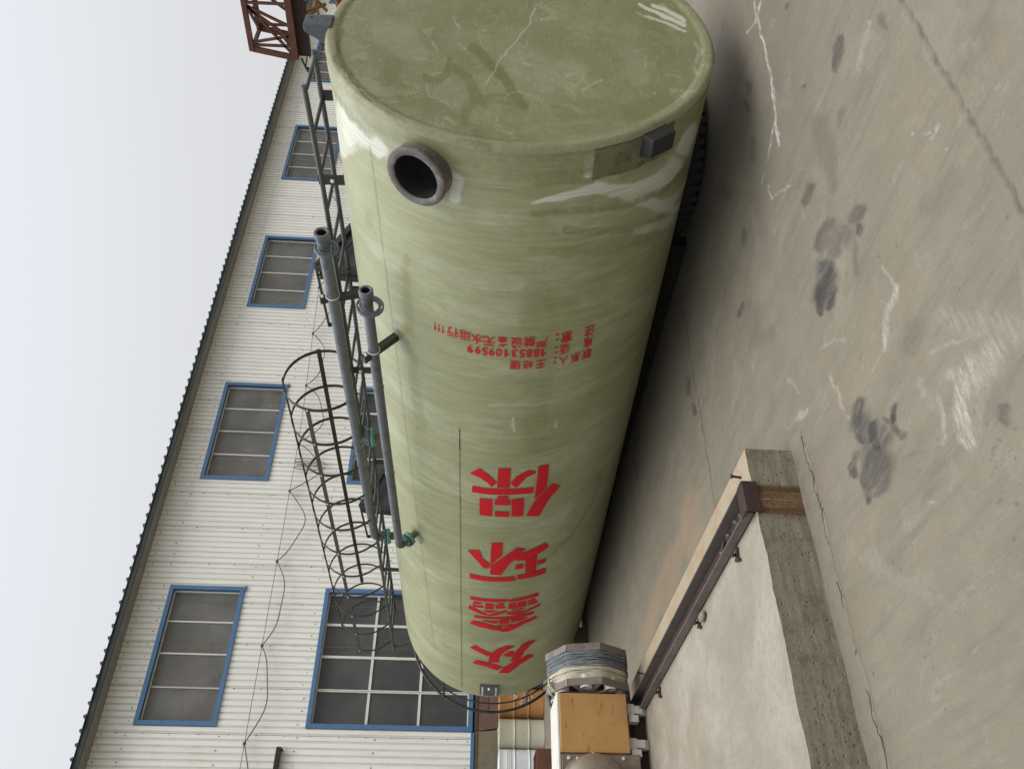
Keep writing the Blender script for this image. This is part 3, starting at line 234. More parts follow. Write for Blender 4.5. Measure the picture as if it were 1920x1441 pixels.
# ------------------------------------------------------------------ materials
def mat_ground():
    k = N('yard_concrete'); co = k.tc.outputs['Object']; a = k.attr('marks')
    big = k.noise(co, .55, 4, .6); mid = k.noise(co, 2.6, 5, .62, .6); fine = k.noise(co, 38, 6, .7); grit = k.noise(co, 170, 3, .7)
    c = k.mix(k.ramp(big, .35, .65), (.205, .174, .124), (.182, .166, .120))
    c = k.mix(k.ramp(mid, .42, .72, 0, .55), c, (.245, .215, .162))
    st = k.mapping(co, (7.5, 1.0, 1), rot=(0, 0, R_(4))); trow = k.noise(st, 1.3, 7, .72, .35)      # trowel and tyre smears
    c = k.mix(k.ramp(trow, .46, .74, 0, .8), c, (.125, .114, .088))
    st2 = k.mapping(co, (11, 1.8, 1), rot=(0, 0, R_(-9))); c = k.mix(k.ramp(k.noise(st2, 1.3, 7, .72, .5), .54, .76, 0, .6), c, (.31, .28, .22))
    c = k.mix(k.ramp(k.noise(co, 7, 8, .78, .3), .48, .74, 0, .6), c, (.145, .135, .105))
    c = k.mix(k.ramp(k.noise(k.mapping(co, (1, 1, 1), loc=(7, 3, 0)), 4.5, 8, .8), .54, .74, 0, .5), c, (.31, .285, .235))
    dirt = k.voro(k.mapping(co, (1, 1, 1), loc=(3, 1, 0)), 19); c = k.mix(k.math('MULTIPLY', k.ramp(dirt, .09, .17, .85, 0), k.ramp(k.noise(co, 2.3, 5, .8), .52, .60)), c, (.075, .068, .056))
    pch = k.noise(k.mapping(co, (1.3, .8, 1), loc=(4, 2, 0)), 1.2, 9, .6, 1.3); c = k.mix(k.ramp(pch, .53, .555, 0, .22), c, (.185, .172, .140))
    pc2 = k.noise(k.mapping(co, (1.0, .8, 1), loc=(14, 7, 0)), 1.9, 9, .62, 1.0); c = k.mix(k.ramp(pc2, .575, .60, 0, .25), c, (.29, .265, .21))
    dk = k.noise(k.mapping(co, (9, 2.2, 1), loc=(1, 9, 0)), 1.1, 8, .75, .4); c = k.mix(k.ramp(dk, .64, .72, 0, .6), c, (.09, .085, .078))
    sc1 = k.noise(k.mapping(co, (75, 1.6, 1), rot=(0, 0, R_(11))), 1, 3, .5); c = k.mix(k.math('MULTIPLY', k.ramp(sc1, .68, .74, 0, .7), k.ramp(k.noise(co, 2.2, 3), .5, .62)), c, (.36, .34, .29))
    sc2 = k.noise(k.mapping(co, (2.0, 95, 1), rot=(0, 0, R_(-24))), 1, 3, .5); c = k.mix(k.math('MULTIPLY', k.ramp(sc2, .69, .75, 0, .6), k.ramp(k.noise(co, 1.7, 3), .52, .64)), c, (.11, .10, .085))
    c = k.mix(k.ramp(k.noise(co, 85, 6, .8), .42, .70, 0, .55), c, (.135, .122, .098))
    c = k.mix(k.ramp(fine, .3, .75, 0, .5), c, (.16, .145, .115))
    c = k.mix(k.ramp(grit, .62, .8, 0, .25), c, (.36, .33, .27))
    pit = k.voro(co, 26); c = k.mix(k.math('MULTIPLY', k.ramp(pit, .05, .12, .7, 0), k.ramp(k.noise(co, 1.9, 3), .52, .62)), c, (.10, .095, .085))
    br = k.ramp(fine, .25, .7, .55, 1.)
    c = k.mix(k.math('MULTIPLY', a[2], br), c, (.285, .20, .125))
    c = k.mix(k.math('MULTIPLY', a[0], k.ramp(k.noise(k.mapping(co, (14, 6, 1)), 1, 7, .75, .5), .30, .58, .45, 1.2)), c, (.047, .044, .043))
    wn = k.noise(k.mapping(co, (9, 42, 1), rot=(0, 0, R_(35))), 1, 6, .72, .4)
    c = k.mix(k.math('MULTIPLY', k.math('MULTIPLY', a[1], k.ramp(wn, .36, .66, .12, 1.1)), k.ramp(k.noise(co, 90, 5, .7), .3, .65, .5, 1.)), c, (.56, .55, .51))
    k.bump(k.math('ADD', fine, k.math('MULTIPLY', grit, .6)), .4, .005)
    return k.out(c, k.ramp(mid, .3, .7, .62, .82), 0, .3)
def mat_shell():
    k = N('wound_fibreglass'); uv = k.tc.outputs['UV']; co = k.tc.outputs['Object']; a = k.attr('marks')
    st = k.mapping(uv, (.55, 10, 1), rot=(0, 0, R_(3.5))); s1 = k.noise(st, 2.2, 7, .72, .25)
    st2 = k.mapping(uv, (1.6, 60, 1), rot=(0, 0, R_(5))); s2 = k.noise(st2, 1.5, 4, .6)
    st3 = k.mapping(uv, (3, 160, 1), rot=(0, 0, R_(-7))); s3 = k.noise(st3, 1.5, 3, .6)
    big = k.noise(uv, 1.1, 4, .6, .8)
    c = k.mix(k.ramp(s1, .30, .70), (.192, .200, .084), (.275, .286, .140))
    c = k.mix(k.ramp(big, .4, .7, 0, .55), c, (.325, .338, .185))
    c = k.mix(k.ramp(k.noise(uv, 2.3, 5, .65, 1.2), .56, .70, 0, .4), c, (.235, .240, .110))
    c = k.mix(k.ramp(s2, .4, .75, 0, .5), c, (.235, .24, .135))
    c = k.mix(k.ramp(s3, .5, .8, 0, .35), c, (.50, .51, .39))
    c = k.mix(k.ramp(k.noise(k.mapping(uv, (1.2, 2.6, 1), loc=(3, 5, 0)), 1, 7, .72, .3), .46, .72, 0, .75), c, (.405, .415, .290))
    c = k.mix(k.ramp(k.noise(k.mapping(uv, (6.5, .55, 1)), 1, 5, .65, .3), .52, .74, 0, .42), c, (.225, .222, .108))
    c = k.mix(k.ramp(k.noise(k.mapping(uv, (1.0, 34, 1), rot=(0, 0, R_(3))), 1.7, 6, .75, .2), .56, .70, 0, .5), c, (.45, .46, .34))
    c = k.mix(k.ramp(k.noise(uv, 55, 5, .75), .45, .75, 0, .3), c, (.19, .19, .10))
    fib = k.mapping(uv, (260, 12, 1)); c = k.mix(k.ramp(k.noise(fib, 1, 3, .6), .5, .8, 0, .16), c, (.24, .25, .14))
    pa = k.noise(k.mapping(uv, (1.1, 5.2, 1), loc=(2, 3, 0)), 1.4, 9, .7, .35); c = k.mix(k.ramp(pa, .56, .60, 0, .30), c, (.21, .215, .095))
    pb = k.noise(k.mapping(uv, (.8, 12, 1), loc=(7, 1, 0), rot=(0, 0, R_(2))), 1.3, 9, .75, .25); c = k.mix(k.ramp(pb, .57, .63, 0, .30), c, (.43, .44, .31))
    ed = k.noise(uv, 22, 5, .7)
    stk = k.ramp(k.noise(k.mapping(uv, (2, 70, 1)), 1.5, 3), .3, .6, .45, 1.)
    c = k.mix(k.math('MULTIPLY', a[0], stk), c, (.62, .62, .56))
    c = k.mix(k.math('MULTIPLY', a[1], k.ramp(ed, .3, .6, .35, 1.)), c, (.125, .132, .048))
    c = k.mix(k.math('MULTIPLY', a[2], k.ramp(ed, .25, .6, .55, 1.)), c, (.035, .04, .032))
    rgh = k.mix(a[0], k.mix(k.ramp(s1, .35, .65), (.36, .36, .36), (.56, .56, .56)), (.75, .75, .75))
    k.bump(k.math('ADD', k.math('MULTIPLY', s2, 1.0), k.math('MULTIPLY', s1, 1.0)), .28, .004)
    return k.out(c, rgh, 0, .8)
def mat_cap():
    k = N('laminated_fibreglass'); co = k.tc.outputs['Object']; a = k.attr('marks')
    f = k.mapping(co, (1, 1, 1)); big = k.noise(f, 1.7, 5, .6, .6); mid = k.noise(f, 7, 6, .7, .4)
    strand = k.noise(k.mapping(co, (9, 1, 60), rot=(0, R_(28), 0)), 1.5, 4, .7, .6); strand2 = k.noise(k.mapping(co, (60, 1, 9), rot=(0, R_(12), 0)), 1.2, 4, .7, .8)
    c = k.mix(k.ramp(big, .35, .68), (.190, .186, .092), (.245, .245, .138))
    c = k.mix(k.ramp(mid, .45, .75, 0, .5), c, (.165, .160, .075))
    c = k.mix(k.ramp(strand, .52, .75, 0, .35), c, (.36, .36, .24))
    c = k.mix(k.ramp(strand2, .55, .8, 0, .3), c, (.17, .165, .08))
    c = k.mix(k.ramp(k.noise(k.mapping(co, (160, 1, 25), rot=(0, R_(-35), 0)), 1, 3), .66, .76, 0, .3), c, (.46, .46, .34))
    pa = k.noise(k.mapping(co, (1, 1, 1.4), loc=(2, 0, 1)), 1.9, 9, .62, 1.6); c = k.mix(k.ramp(pa, .545, .565, 0, .42), c, (.175, .170, .072))
    pb = k.noise(k.mapping(co, (1.5, 1, 1), loc=(9, 0, 4)), 2.6, 9, .66, 1.2); c = k.mix(k.ramp(pb, .58, .60, 0, .38), c, (.345, .350, .225))
    c = k.mix(k.ramp(k.noise(k.mapping(co, (1, 1, 1), loc=(5, 0, 7)), 8, 9, .75, .9), .60, .63, 0, .35), c, (.39, .39, .27))
    c = k.mix(k.ramp(k.noise(co, 34, 6, .8), .42, .66, 0, .45), c, (.15, .148, .075))
    c = k.mix(k.math('MULTIPLY', a[1], k.ramp(mid, .3, .6, .65, 1.)), c, (.125, .128, .048))
    c = k.mix(k.math('MULTIPLY', a[0], k.ramp(k.noise(k.mapping(co, (30, 1, 130), rot=(0, R_(-30), 0)), 1, 3), .25, .65, .55, 1)), c, (.60, .61, .52))
    c = k.mix(k.math('MULTIPLY', a[2], k.ramp(k.noise(co, 40, 4), .3, .6, .4, 1)), c, (.03, .035, .03))
    k.bump(k.math('ADD', mid, strand), .35, .006)
    return k.out(c, k.ramp(mid, .3, .7, .38, .55), 0, .35)
def mat_cladding():
    k = N('painted_cladding'); co = k.tc.outputs['Object']
    c = k.mix(k.ramp(k.noise(co, .35, 4), .35, .65), (.80, .795, .735), (.75, .745, .69))
    c = k.mix(k.ramp(k.noise(k.mapping(co, (5, 1, .35)), 1.2, 6, .7), .48, .75, 0, .6), c, (.50, .485, .42))
    c = k.mix(k.ramp(k.noise(k.mapping(co, (22, 1, .9)), 1.2, 5, .65), .56, .78, 0, .5), c, (.33, .30, .24))
    return k.out(c, .55, 0, .35)
def mat_glass(name, c1, c2, alpha=.0):
    k = N(name); co = k.tc.outputs['Object']
    c = k.mix(k.ramp(k.noise(co, .8, 4, .6, .8), .35, .7), c1, c2)
    c = k.mix(k.ramp(k.noise(k.mapping(co, (14, 1, 1.2)), 1, 4), .5, .8, 0, .3), c, tuple(x*1.5 for x in c2))
    m = k.out(c, k.ramp(k.noise(co, 3, 4), .3, .7, .22, .4), 0, .35)
    if alpha:
        k.b.inputs['Alpha'].default_value = alpha
    return m
def mat_conc_face():
    k = N('old_concrete'); co = k.tc.outputs['Object']; x, y, z = k.sep(co)
    lay = k.noise(k.mapping(co, (1.6, 1, 16)), 2.2, 7, .75); ver = k.noise(k.mapping(co, (9, 1, 1.5)), 2, 5, .65)
    c = k.mix(k.ramp(lay, .35, .65), (.160, .142, .098), (.235, .212, .155))
    c = k.mix(k.ramp(ver, .5, .75, 0, .45), c, (.118, .106, .076))
    c = k.mix(k.ramp(k.noise(co, 45, 5, .75), .4, .8, 0, .4), c, (.31, .285, .22))
    c = k.mix(k.ramp(k.noise(co, 13, 7, .8), .46, .70, 0, .7), c, (.10, .09, .066))
    p = k.voro(co, 33); c = k.mix(k.math('MULTIPLY', k.ramp(p, .08, .2, .85, 0), k.ramp(k.noise(co, 9, 3), .47, .6)), c, (.05, .048, .04))
    # rust washed down the face under the rail end
    rb = k.math('MULTIPLY', k.ramp(x, 1.985, 2.025), k.ramp(x, 2.14, 2.19, 1, 0))
    run = k.ramp(k.noise(k.mapping(co, (55, 1, 1.2)), 1.5, 4, .6, .4), .32, .62, .35, 1.)
    c = k.mix(k.math('MULTIPLY', k.math('MULTIPLY', rb, run), k.ramp(k.noise(co, 60, 4, .7), .25, .6, .6, 1)), c, (.125, .055, .018))
    e1 = k.math('ADD', k.math('MULTIPLY', k.ramp(x, 2.12, 2.15), k.ramp(x, 2.16, 2.18, 1, 0)), k.math('MULTIPLY', k.ramp(x, 2.0, 2.03), k.ramp(x, 2.035, 2.06, .8, 0))); c = k.mix(k.math('MULTIPLY', e1, .8), c, (.07, .04, .022))
    k.bump(k.math('ADD', k.noise(co, 60, 6, .75), k.math('MULTIPLY', k.ramp(p, .05, .25), .8)), .7, .01)
    return k.out(c, .85, 0, .2)
def mat_conc_top():
    k = N('trowelled_concrete_top'); co = k.tc.outputs['Object']; x, y, z = k.sep(co)
    n1 = k.noise(co, 2.2, 5, .6, .5); n2 = k.noise(co, 34, 5, .7)
    c = k.mix(k.ramp(n1, .35, .68), (.25, .222, .172), (.32, .29, .24))
    c = k.mix(k.ramp(n2, .4, .7, 0, .55), c, (.20, .18, .14))
    c = k.mix(k.ramp(k.noise(co, 7, 8, .8, .3), .52, .72, 0, .6), c, (.17, .155, .12))
    strip = k.ramp(x, 2.13, 2.18)
    oc = k.mix(k.ramp(k.noise(co, 5.5, 7, .75, .5), .42, .66), (.335, .285, .205), (.33, .215, .13))
    c = k.mix(k.math('MULTIPLY', strip, .85), c, oc)
    c = k.mix(k.math('MULTIPLY', k.ramp(k.voro(co, 30), .05, .12, .7, 0), k.ramp(k.noise(co, 4, 3), .55, .62)), c, (.1, .095, .08))
    k.bump(n2, .2, .004)
    return k.out(c, k.ramp(n1, .3, .7, .42, .68), 0, .4)
def mat_rust(name, a, b, scale=3., st=(1, 1, 1)):
    k = N(name); co = k.mapping(k.tc.outputs['Object'], st)
    c = k.mix(k.ramp(k.noise(co, scale, 7, .7, .8), .35, .65), a, b)
    c = k.mix(k.ramp(k.noise(co, scale*7, 5, .7), .45, .75, 0, .5), c, tuple(x*.5 for x in a))
    k.bump(k.noise(co, scale*12, 5, .7), .35, .004)
    return k.out(c, .75, .0, .3)
GROUND_M = mat_ground(); SHELL_M = mat_shell(); CAP_M = mat_cap(); CLAD = mat_cladding()
RED = worn('red_stencil_paint', (.52, .016, .022), (.40, .022, .026), .6, .75, 0, 5, .12)
BLUE = worn('blue_trim_paint', (.072, .165, .31), (.05, .115, .22), .7, .5, 0, 4, .4)
SLATE = worn('slate_roof_sheet', (.048, .060, .064), (.028, .035, .038), .7, .55, 0, 3, .4)
SOFFIT = worn('soffit_grey', (.25, .245, .22), (.18, .175, .155), .6, .7, 0, 2)
WHITE = worn('white_bar_paint', (.66, .65, .60), (.50, .48, .42), .5, .55, 0, 5)
GLASS_UP = mat_glass('dusty_glass', (.175, .172, .158), (.245, .24, .22))
GLASS_SEE = mat_glass('dusty_clear_glass', (.165, .162, .150), (.25, .245, .225), .55)
GLASS_LOW = mat_glass('dark_glass', (.050, .053, .052), (.078, .081, .076))
DARKST = worn('black_painted_steel', (.030, .029, .026), (.052, .046, .038), .6, .5, .2, 9, .5)
GREYST = worn('dark_grey_steel', (.060, .066, .070), (.035, .036, .036), .7, .45, .35, 8, .5)
PIPE = worn('grey_pipe', (.125, .138, .150), (.060, .066, .076), .9, .42, .25, 12, .5, .3)
LUG = worn('slate_steel_plate', (.075, .088, .096), (.045, .05, .055), .7, .6, .1, 14)
GREEN = worn('green_gasket', (.11, .33, .235), (.16, .40, .30), .6, .6, 0, 20)
PLATE = worn('charcoal_plate', (.040, .043, .050), (.055, .058, .064), .6, .5, .1, 4)
NOZ = worn('smoked_grey_resin', (.085, .078, .068), (.26, .245, .22), 1., .6, 0, 15)
BORE = worn('dark_bore', (.018, .022, .020), (.03, .034, .03), .5, .6, 0, 9)
CONF = mat_conc_face(); CONT = mat_conc_top()
RUST = mat_rust('rusted_girder_paint', (.135, .055, .032), (.085, .040, .028)); RUSTY = mat_rust('ochre_girder_paint', (.34, .19, .075), (.22, .105, .045), 2.5)
RUSTD = mat_rust('dark_rust', (.050, .026, .022), (.032, .020, .020), 5.)
SHEETR = mat_rust('red_rust_sheet', (.085, .045, .032), (.115, .068, .038), 1.6, (1, 1, 1.6)); SHEETG = mat_rust('grey_rust_sheet', (.105, .095, .068), (.150, .105, .055), 1.3)
# ------------------------------------------------------------------ ground
def make_ground():
    xs = np.concatenate([[-250, -60, -20, -8, -3, -1, 0, .4], np.arange(.7, 5.6, .009), np.arange(5.62, 7, .05), [8, 12, 20, 40, 100, 300]])
    ys = np.concatenate([[-250, -60, -20, -8, -3, -1, 0, .6], np.arange(.9, 4.8, .009), np.arange(4.82, 10.5, .03), [12, 14, 17, 20, 40, 100, 300]])
    X, Y = np.meshgrid(xs, ys); n = X.size; uv = np.stack([X.ravel(), Y.ravel()], 1)
    Z = np.zeros(n)
    # shallow slab joint, broken along its edges
    jy = 1.527+.006*vnoise(uv[:, 0]*9, uv[:, 0]*0, 3)+.012*vnoise(uv[:, 0]*38, uv[:, 0]*0, 4)
    dj = np.abs(uv[:, 1]-jy)-.003-.010*np.clip(vnoise(uv[:, 0]*21, uv[:, 0]*0+5, 6), 0, 1)
    g = np.clip(1-dj/.012, 0, 1); Z -= .008*g*(uv[:, 0] > -1)
    mk = paint(uv, GROUND, ['D', 'W', 'O'], wobble(uv, .045, 9), .95)
    mk[:, 0] = np.maximum(mk[:, 0], .55*g*(uv[:, 0] > -1)*(.6+vnoise(uv[:, 0]*30, uv[:, 1]*30, 8)))
    me = grid_mesh('yard_ground', np.stack([X.ravel(), Y.ravel(), Z], 1), len(xs), len(ys))
    set_mask(me, 'marks', mk); me.materials.append(GROUND_M)
    o = bpy.data.objects.new('ground', me); col.objects.link(o)
    return tag(o, 'stained beige concrete yard under the tank', None, None, 'structure')
make_ground()
# ------------------------------------------------------------------ tank
TR = 1.0587; C0 = V(4.466, 2.42, 1.39); TILT = .029; TL = 7.464
axv = V(0, math.cos(TILT), -math.sin(TILT)); upv = V(0, math.sin(TILT), math.cos(TILT))
TK = 1.07; CAMP = V(0, 0, 1.6)
tank = empty('storage_tank', CAMP+(C0-upv*TR-CAMP)*TK, 'huge pale green fibreglass tank lying on its side with red lettering', 'tank', rot=(-TILT, 0, 0))
tank.scale = (TK, TK, TK)
def tp(s, th, r=TR):      # s along the tank, th degrees above the left side
    a = R_(th); return V(-r*math.cos(a), s, r*math.sin(a)+TR)
def xz(x, z, s): return V(x, s, z+TR)
def make_shell():
    ss = np.concatenate([np.arange(.03, .6, .006), np.arange(.6, TL-.1, .014)]); prof = [(TR, s) for s in ss]
    prof += [(TR-.002, TL-.07), (TR-.008, TL-.04), (TR-.022, TL-.015), (TR-.05, TL)]
    th = np.radians(np.concatenate([np.arange(-75, 105, .55), np.arange(105, 285, 3)]))
    pr = np.array(prof); S = pr[:, 1][:, None]+0*th[None]; Rr = pr[:, 0][:, None]+0*th[None]; T = 0*S+th[None]
    Rr = Rr+.0022*vnoise(T.ravel()*2.2, S.ravel()*5.5, 5).reshape(S.shape)+.0012*vnoise(T.ravel()*5, S.ravel()*22, 9).reshape(S.shape)
    Rr = Rr+.006*np.clip(1-np.abs(S-.10)/.12, 0, 1)        # thicker laminate lap beside the end
    Rr = np.where(np.hypot(S-.225, (T-R_(27))*TR) < .141, Rr-.26, Rr)      # the opening behind the inlet
    P = np.stack([-Rr*np.cos(T), S, Rr*np.sin(T)+TR], -1)
    me = grid_mesh('shell', P, len(th), len(pr), True)
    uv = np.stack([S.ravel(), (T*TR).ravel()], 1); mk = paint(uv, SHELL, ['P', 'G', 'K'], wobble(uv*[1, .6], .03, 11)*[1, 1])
    # green laminate lap with a brushed edge
    e = .2+.05*vnoise(uv[:, 1]*3.1, uv[:, 0]*0, 31)+.035*vnoise(uv[:, 1]*16, uv[:, 0]*0, 32)+.02*vnoise(uv[:, 1]*60, uv[:, 0]*0, 33)
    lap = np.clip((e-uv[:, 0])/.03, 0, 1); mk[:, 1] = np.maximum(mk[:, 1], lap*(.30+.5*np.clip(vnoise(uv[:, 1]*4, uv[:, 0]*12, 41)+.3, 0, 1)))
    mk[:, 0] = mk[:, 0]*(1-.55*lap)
    set_mask(me, 'marks', mk)
    ul = me.uv_layers.new(name='UVMap'); li = np.empty(len(me.loops), np.int32); me.loops.foreach_get('vertex_index', li)
    U = np.stack([T.ravel()*TR, S.ravel()], 1)[li]; ul.data.foreach_set('uv', U.reshape(-1).astype(np.float32))
    me.materials.append(SHELL_M); o = bpy.data.objects.new('shell', me); col.objects.link(o); o.parent = tank
make_shell()
def make_cap():
    rr = np.concatenate([[.001], np.arange(.012, TR-.004, .0085)]); th = np.radians(np.arange(0, 360, .6))
    rr2 = list(rr)+[TR-.004, TR+.0035, TR+.006]; yy = []
    for r in rr2:
        q = r/TR; y = .014+.010*math.cos(q*math.pi/2)*0
        if r > .925*TR: t = min(1, (r-.925*TR)/(.035*TR)); y = .014-.014*t*t*(3-2*t)
        if r > TR-.022: t = (r-(TR-.022))/.028; y = .03*t*t
        yy.append(y)
    Rr, T = np.meshgrid(np.array(rr2), th, indexing='ij'); Yv = np.array(yy)[:, None]+0*T
    P0 = np.stack([Rr*np.cos(T), Rr*np.sin(T)], -1).reshape(-1, 2)
    Yv = Yv+(.004*vnoise(P0[:, 0]*3, P0[:, 1]*3, 2)+.002*vnoise(P0[:, 0]*11, P0[:, 1]*11, 3)).reshape(Yv.shape)*np.clip((TR-Rr)*8, 0, 1)
    P = np.stack([P0[:, 0].reshape(Rr.shape), Yv, P0[:, 1].reshape(Rr.shape)+TR], -1)
    me = grid_mesh('end_cap', P, len(th), len(rr2), True)
    mk = paint(P0, CAP, ['P', 'G', 'K'], wobble(P0, .03, 8)); rad = np.hypot(P0[:, 0], P0[:, 1])
    seam = np.clip(1-np.abs(rad-.93*TR-.008*vnoise(P0[:, 0]*6, P0[:, 1]*6, 55))/.010, 0, 1)
    mk[:, 2] = np.maximum(mk[:, 2], seam*.35*np.clip(.5+2.2*vnoise(P0[:, 0]*4, P0[:, 1]*4, 56), 0, 1))
    mk[:, 0] = np.maximum(mk[:, 0], .08*np.clip((rad-.955*TR)/.01, 0, 1))  # faint highlight painted into the outer rim colour
    set_mask(me, 'marks', mk); me.materials.append(CAP_M)
    o = bpy.data.objects.new('end_cap', me); col.objects.link(o); o.parent = tank
    m = MB(); m.lathe(V(0, TL, TR), (0, 1, 0), [(TR-.05, 0), (TR*.8, .02), (TR*.4, .04), (.001, .045)], 64); m.build('far_cap', CAP_M, tank)
make_cap()
# markings lie 3 mm proud and follow the curve
def wrap(name, polys, mat, parent=tank, r=TR+.005, cell=.045):
    """polys: list of loops [(s, arc)] -> one curved mesh"""
    bm = bmesh.new()
    for loop in polys:
        vs = [bm.verts.new((p[0], p[1], 0)) for p in loop]
        for t in tessellate_polygon([[Vector((p[0], p[1], 0)) for p in loop]]):
            try: bm.faces.new([vs[i] for i in t])
            except ValueError: pass
    bend(bm, name, mat, parent, r, cell)
def bend(bm, name, mat, parent, r, cell):
    a0 = min(v.co.y for v in bm.verts); a1 = max(v.co.y for v in bm.verts)
    k = math.ceil(a0/cell)
    while k*cell < a1:
        bmesh.ops.bisect_plane(bm, geom=bm.verts[:]+bm.edges[:]+bm.faces[:], plane_co=(0, k*cell, 0), plane_no=(0, 1, 0), dist=1e-6); k += 1
    for v in bm.verts: s, a = v.co.x, v.co.y/TR; v.co = (-r*math.cos(a), s, r*math.sin(a)+TR)
    for f in bm.faces:
        f.normal_update(); c = f.calc_center_median()
        if f.normal.dot(Vector((c.x, 0, c.z-TR))) < 0: f.normal_flip()
    me = bpy.data.meshes.new(name); bm.to_mesh(me); bm.free(); me.materials.append(mat)
    o = bpy.data.objects.new(name, me); col.objects.link(o); o.parent = parent; return o
def jitter(loop):
    out = []
    for (s0, t0), (s1, t1) in zip(loop, loop[1:]+loop[:1]):
        a0, a1 = R_(t0)*TR, R_(t1)*TR; L = math.hypot(s1-s0, a1-a0); n = max(1, int(L/.03))
        for i in range(n): f = i/n; j = .0012 if i else 0; out.append((s0+(s1-s0)*f+random.uniform(-j, j), a0+(a1-a0)*f+random.uniform(-j, j)))
    return out
for key in ('zhong', 'xin', 'huan', 'bao'):
    wrap('painted_character', [jitter(l) for l in CHARS[key]], RED)
def notice():
    cache = {}; lines = [bmesh.new() for _ in range(3)]
    for ch, s, a, wd, hg in NOTICE:
        full = lines[0 if s < 1.42 else 1 if s < 1.52 else 2]
        if ch not in cache:
            cu = bpy.data.curves.new('t', 'FONT'); cu.body = ch; cu.offset = .003 if ch == '1' else .018 if ord(ch) < 256 else .012; cu.resolution_u = 3
            ob = bpy.data.objects.new('t', cu); col.objects.link(ob); bpy.context.view_layer.update()
            me = bpy.data.meshes.new_from_object(ob.evaluated_get(bpy.context.evaluated_depsgraph_get()))
            co = np.array([v.co[:2] for v in me.vertices]); cache[ch] = (co, [tuple(p.vertices) for p in me.polygons])
            bpy.data.objects.remove(ob); bpy.data.curves.remove(cu); bpy.data.meshes.remove(me)
        if ch == '1': cache[ch] = (np.array([(-.5, .22), (-.05, .5), (.35, .5), (.35, -.5), (-.12, -.5), (-.12, .18), (-.5, .04)]), [(1, 2, 3, 4, 5), (0, 1, 5, 6)])
        co, fs = cache[ch]; lo, hi = co.min(0), co.max(0); nrm = (co-(lo+hi)/2)/np.maximum(hi-lo, 1e-6)
        # letters stand with their tops towards the far end and read upwards round the tank
        wq = wd*(.72 if ch == '1' else 1 if ord(ch) < 256 else 1.12)
        vs = [full.verts.new((s+q[1]*hg*1.02, a+q[0]*wq, 0)) for q in nrm]
        for f in fs:
            try: full.faces.new([vs[i] for i in f])
            except ValueError: pass
    for full in lines: bend(full, 'painted_notice', RED, tank, TR+.005, .06)
notice()
def strip(s0, a0, s1, a1, wd, n=60):
    out = []; 
    for side in (1, -1):
        rng = range(n+1) if side > 0 else range(n, -1, -1)
        for i in rng:
            f = i/n; out.append((s0+(s1-s0)*f, a0+(a1-a0)*f+side*wd*(.5+.25*random.uniform(-1, 1))))
    return out
INK = worn('pencil_ink', (.035, .037, .033), (.12, .13, .09), .8, .8, 0, 30)
wrap('marking_line', [strip(2.31, R_(17.6)*TR, 2.55, R_(17.7)*TR, .007, 12), strip(2.55, R_(17.7)*TR, 7.25, R_(19.)*TR, .0042, 160)], INK)
INK2 = worn('faint_ink', (.25, .27, .18), (.36, .38, .26), .9, .8, 0, 30)
wrap('marking_line', [strip(.25, R_(47)*TR, 6.6, R_(37.)*TR, .0035, 160)], INK2)
# inlet nozzle
def radial(th): a = R_(th); return V(-math.cos(a), 0, math.sin(a))
nz = empty('inlet_nozzle', tp(.225, 27, TR-.05), None, None); nz.parent = tank
def drop_empty(e):      # parts must be meshes: use a mesh instead
    bpy.data.objects.remove(e)
drop_empty(nz)
rd = radial(27); o_ = tp(.225, 27, TR)
m = MB(); m.lathe(o_, rd, [(.160, -.03), (.154, .012), (.148, .028), (.146, .055), (.160, .059), (.165, .063), (.165, .077), (.161, .082), (.127, .082), (.123, .078), (.123, -.2)], 72)
noz = m.build('inlet_nozzle', NOZ, tank)
m = MB(); m.lathe(o_, rd, [(.1228, .074), (.1225, .0), (.122, -.22), (.001, -.22)], 64); m.build('bore', BORE, noz)
# lifting lugs
LUGD = worn('lug_steel', (.013, .012, .013), (.026, .024, .025), .6, .6, .1, 14)
def box_lug(th, s0, s1, wd, hg, mat, slope=.0, name='lifting_lug'):
    r = radial(th); t = V(math.sin(R_(th)), 0, math.cos(R_(th))); o = tp(0, th, TR-.03); m = MB(); h = hg+.03
    def pt(s, a, u): return o+V(0, s, 0)+t*a+r*u
    w2 = wd/2
    A = [pt(s0, -w2, 0), pt(s0, w2, 0), pt(s0, w2*.92, h), pt(s0, -w2*.92, h)]
    B = [pt(s1, -w2, 0), pt(s1, w2, 0), pt(s1-slope, w2*.92, h), pt(s1-slope, -w2*.92, h)]
    m.add(A+B, [(3, 2, 1, 0), (4, 5, 6, 7), (0, 1, 5, 4), (1, 2, 6, 5), (2, 3, 7, 6), (3, 0, 4, 7)])
    return m.build(name, mat, tank, .006), pt
lg, pt = box_lug(91.3, -.015, .13, .115, .125, LUG, .10)
lg2, pt2 = box_lug(-38, .025, .17, .17, .075, LUGD, .045)
m = MB(); m.lathe(pt(-.016, .02, .12), (0, -1, 0), [(.001, .002), (.008, .002), (.008, 0)], 10); m.build('bolt_hole', BORE, lg)
RESIN = worn('dark_resin_patch', (.140, .148, .070), (.038, .046, .034), 1., .4, 0, 7, .5, .4)
def patch(s0, s1, t0, t1):
    pl = []; 
    for s, t in ((s0, t0), (s1, t0), (s1, t1), (s0, t1)): pl.append((s, t))
    out = []
    for (a, b), (c, d) in zip(pl, pl[1:]+pl[:1]):
        for i in range(14): f = i/14; out.append((a+(c-a)*f+random.uniform(-.006, .006), R_(b+(d-b)*f)*TR+random.uniform(-.006, .006)))
    return out
wrap('laminate_patch', [patch(.035, .215, -46, -19.5)], RESIN, r=TR+.0095)
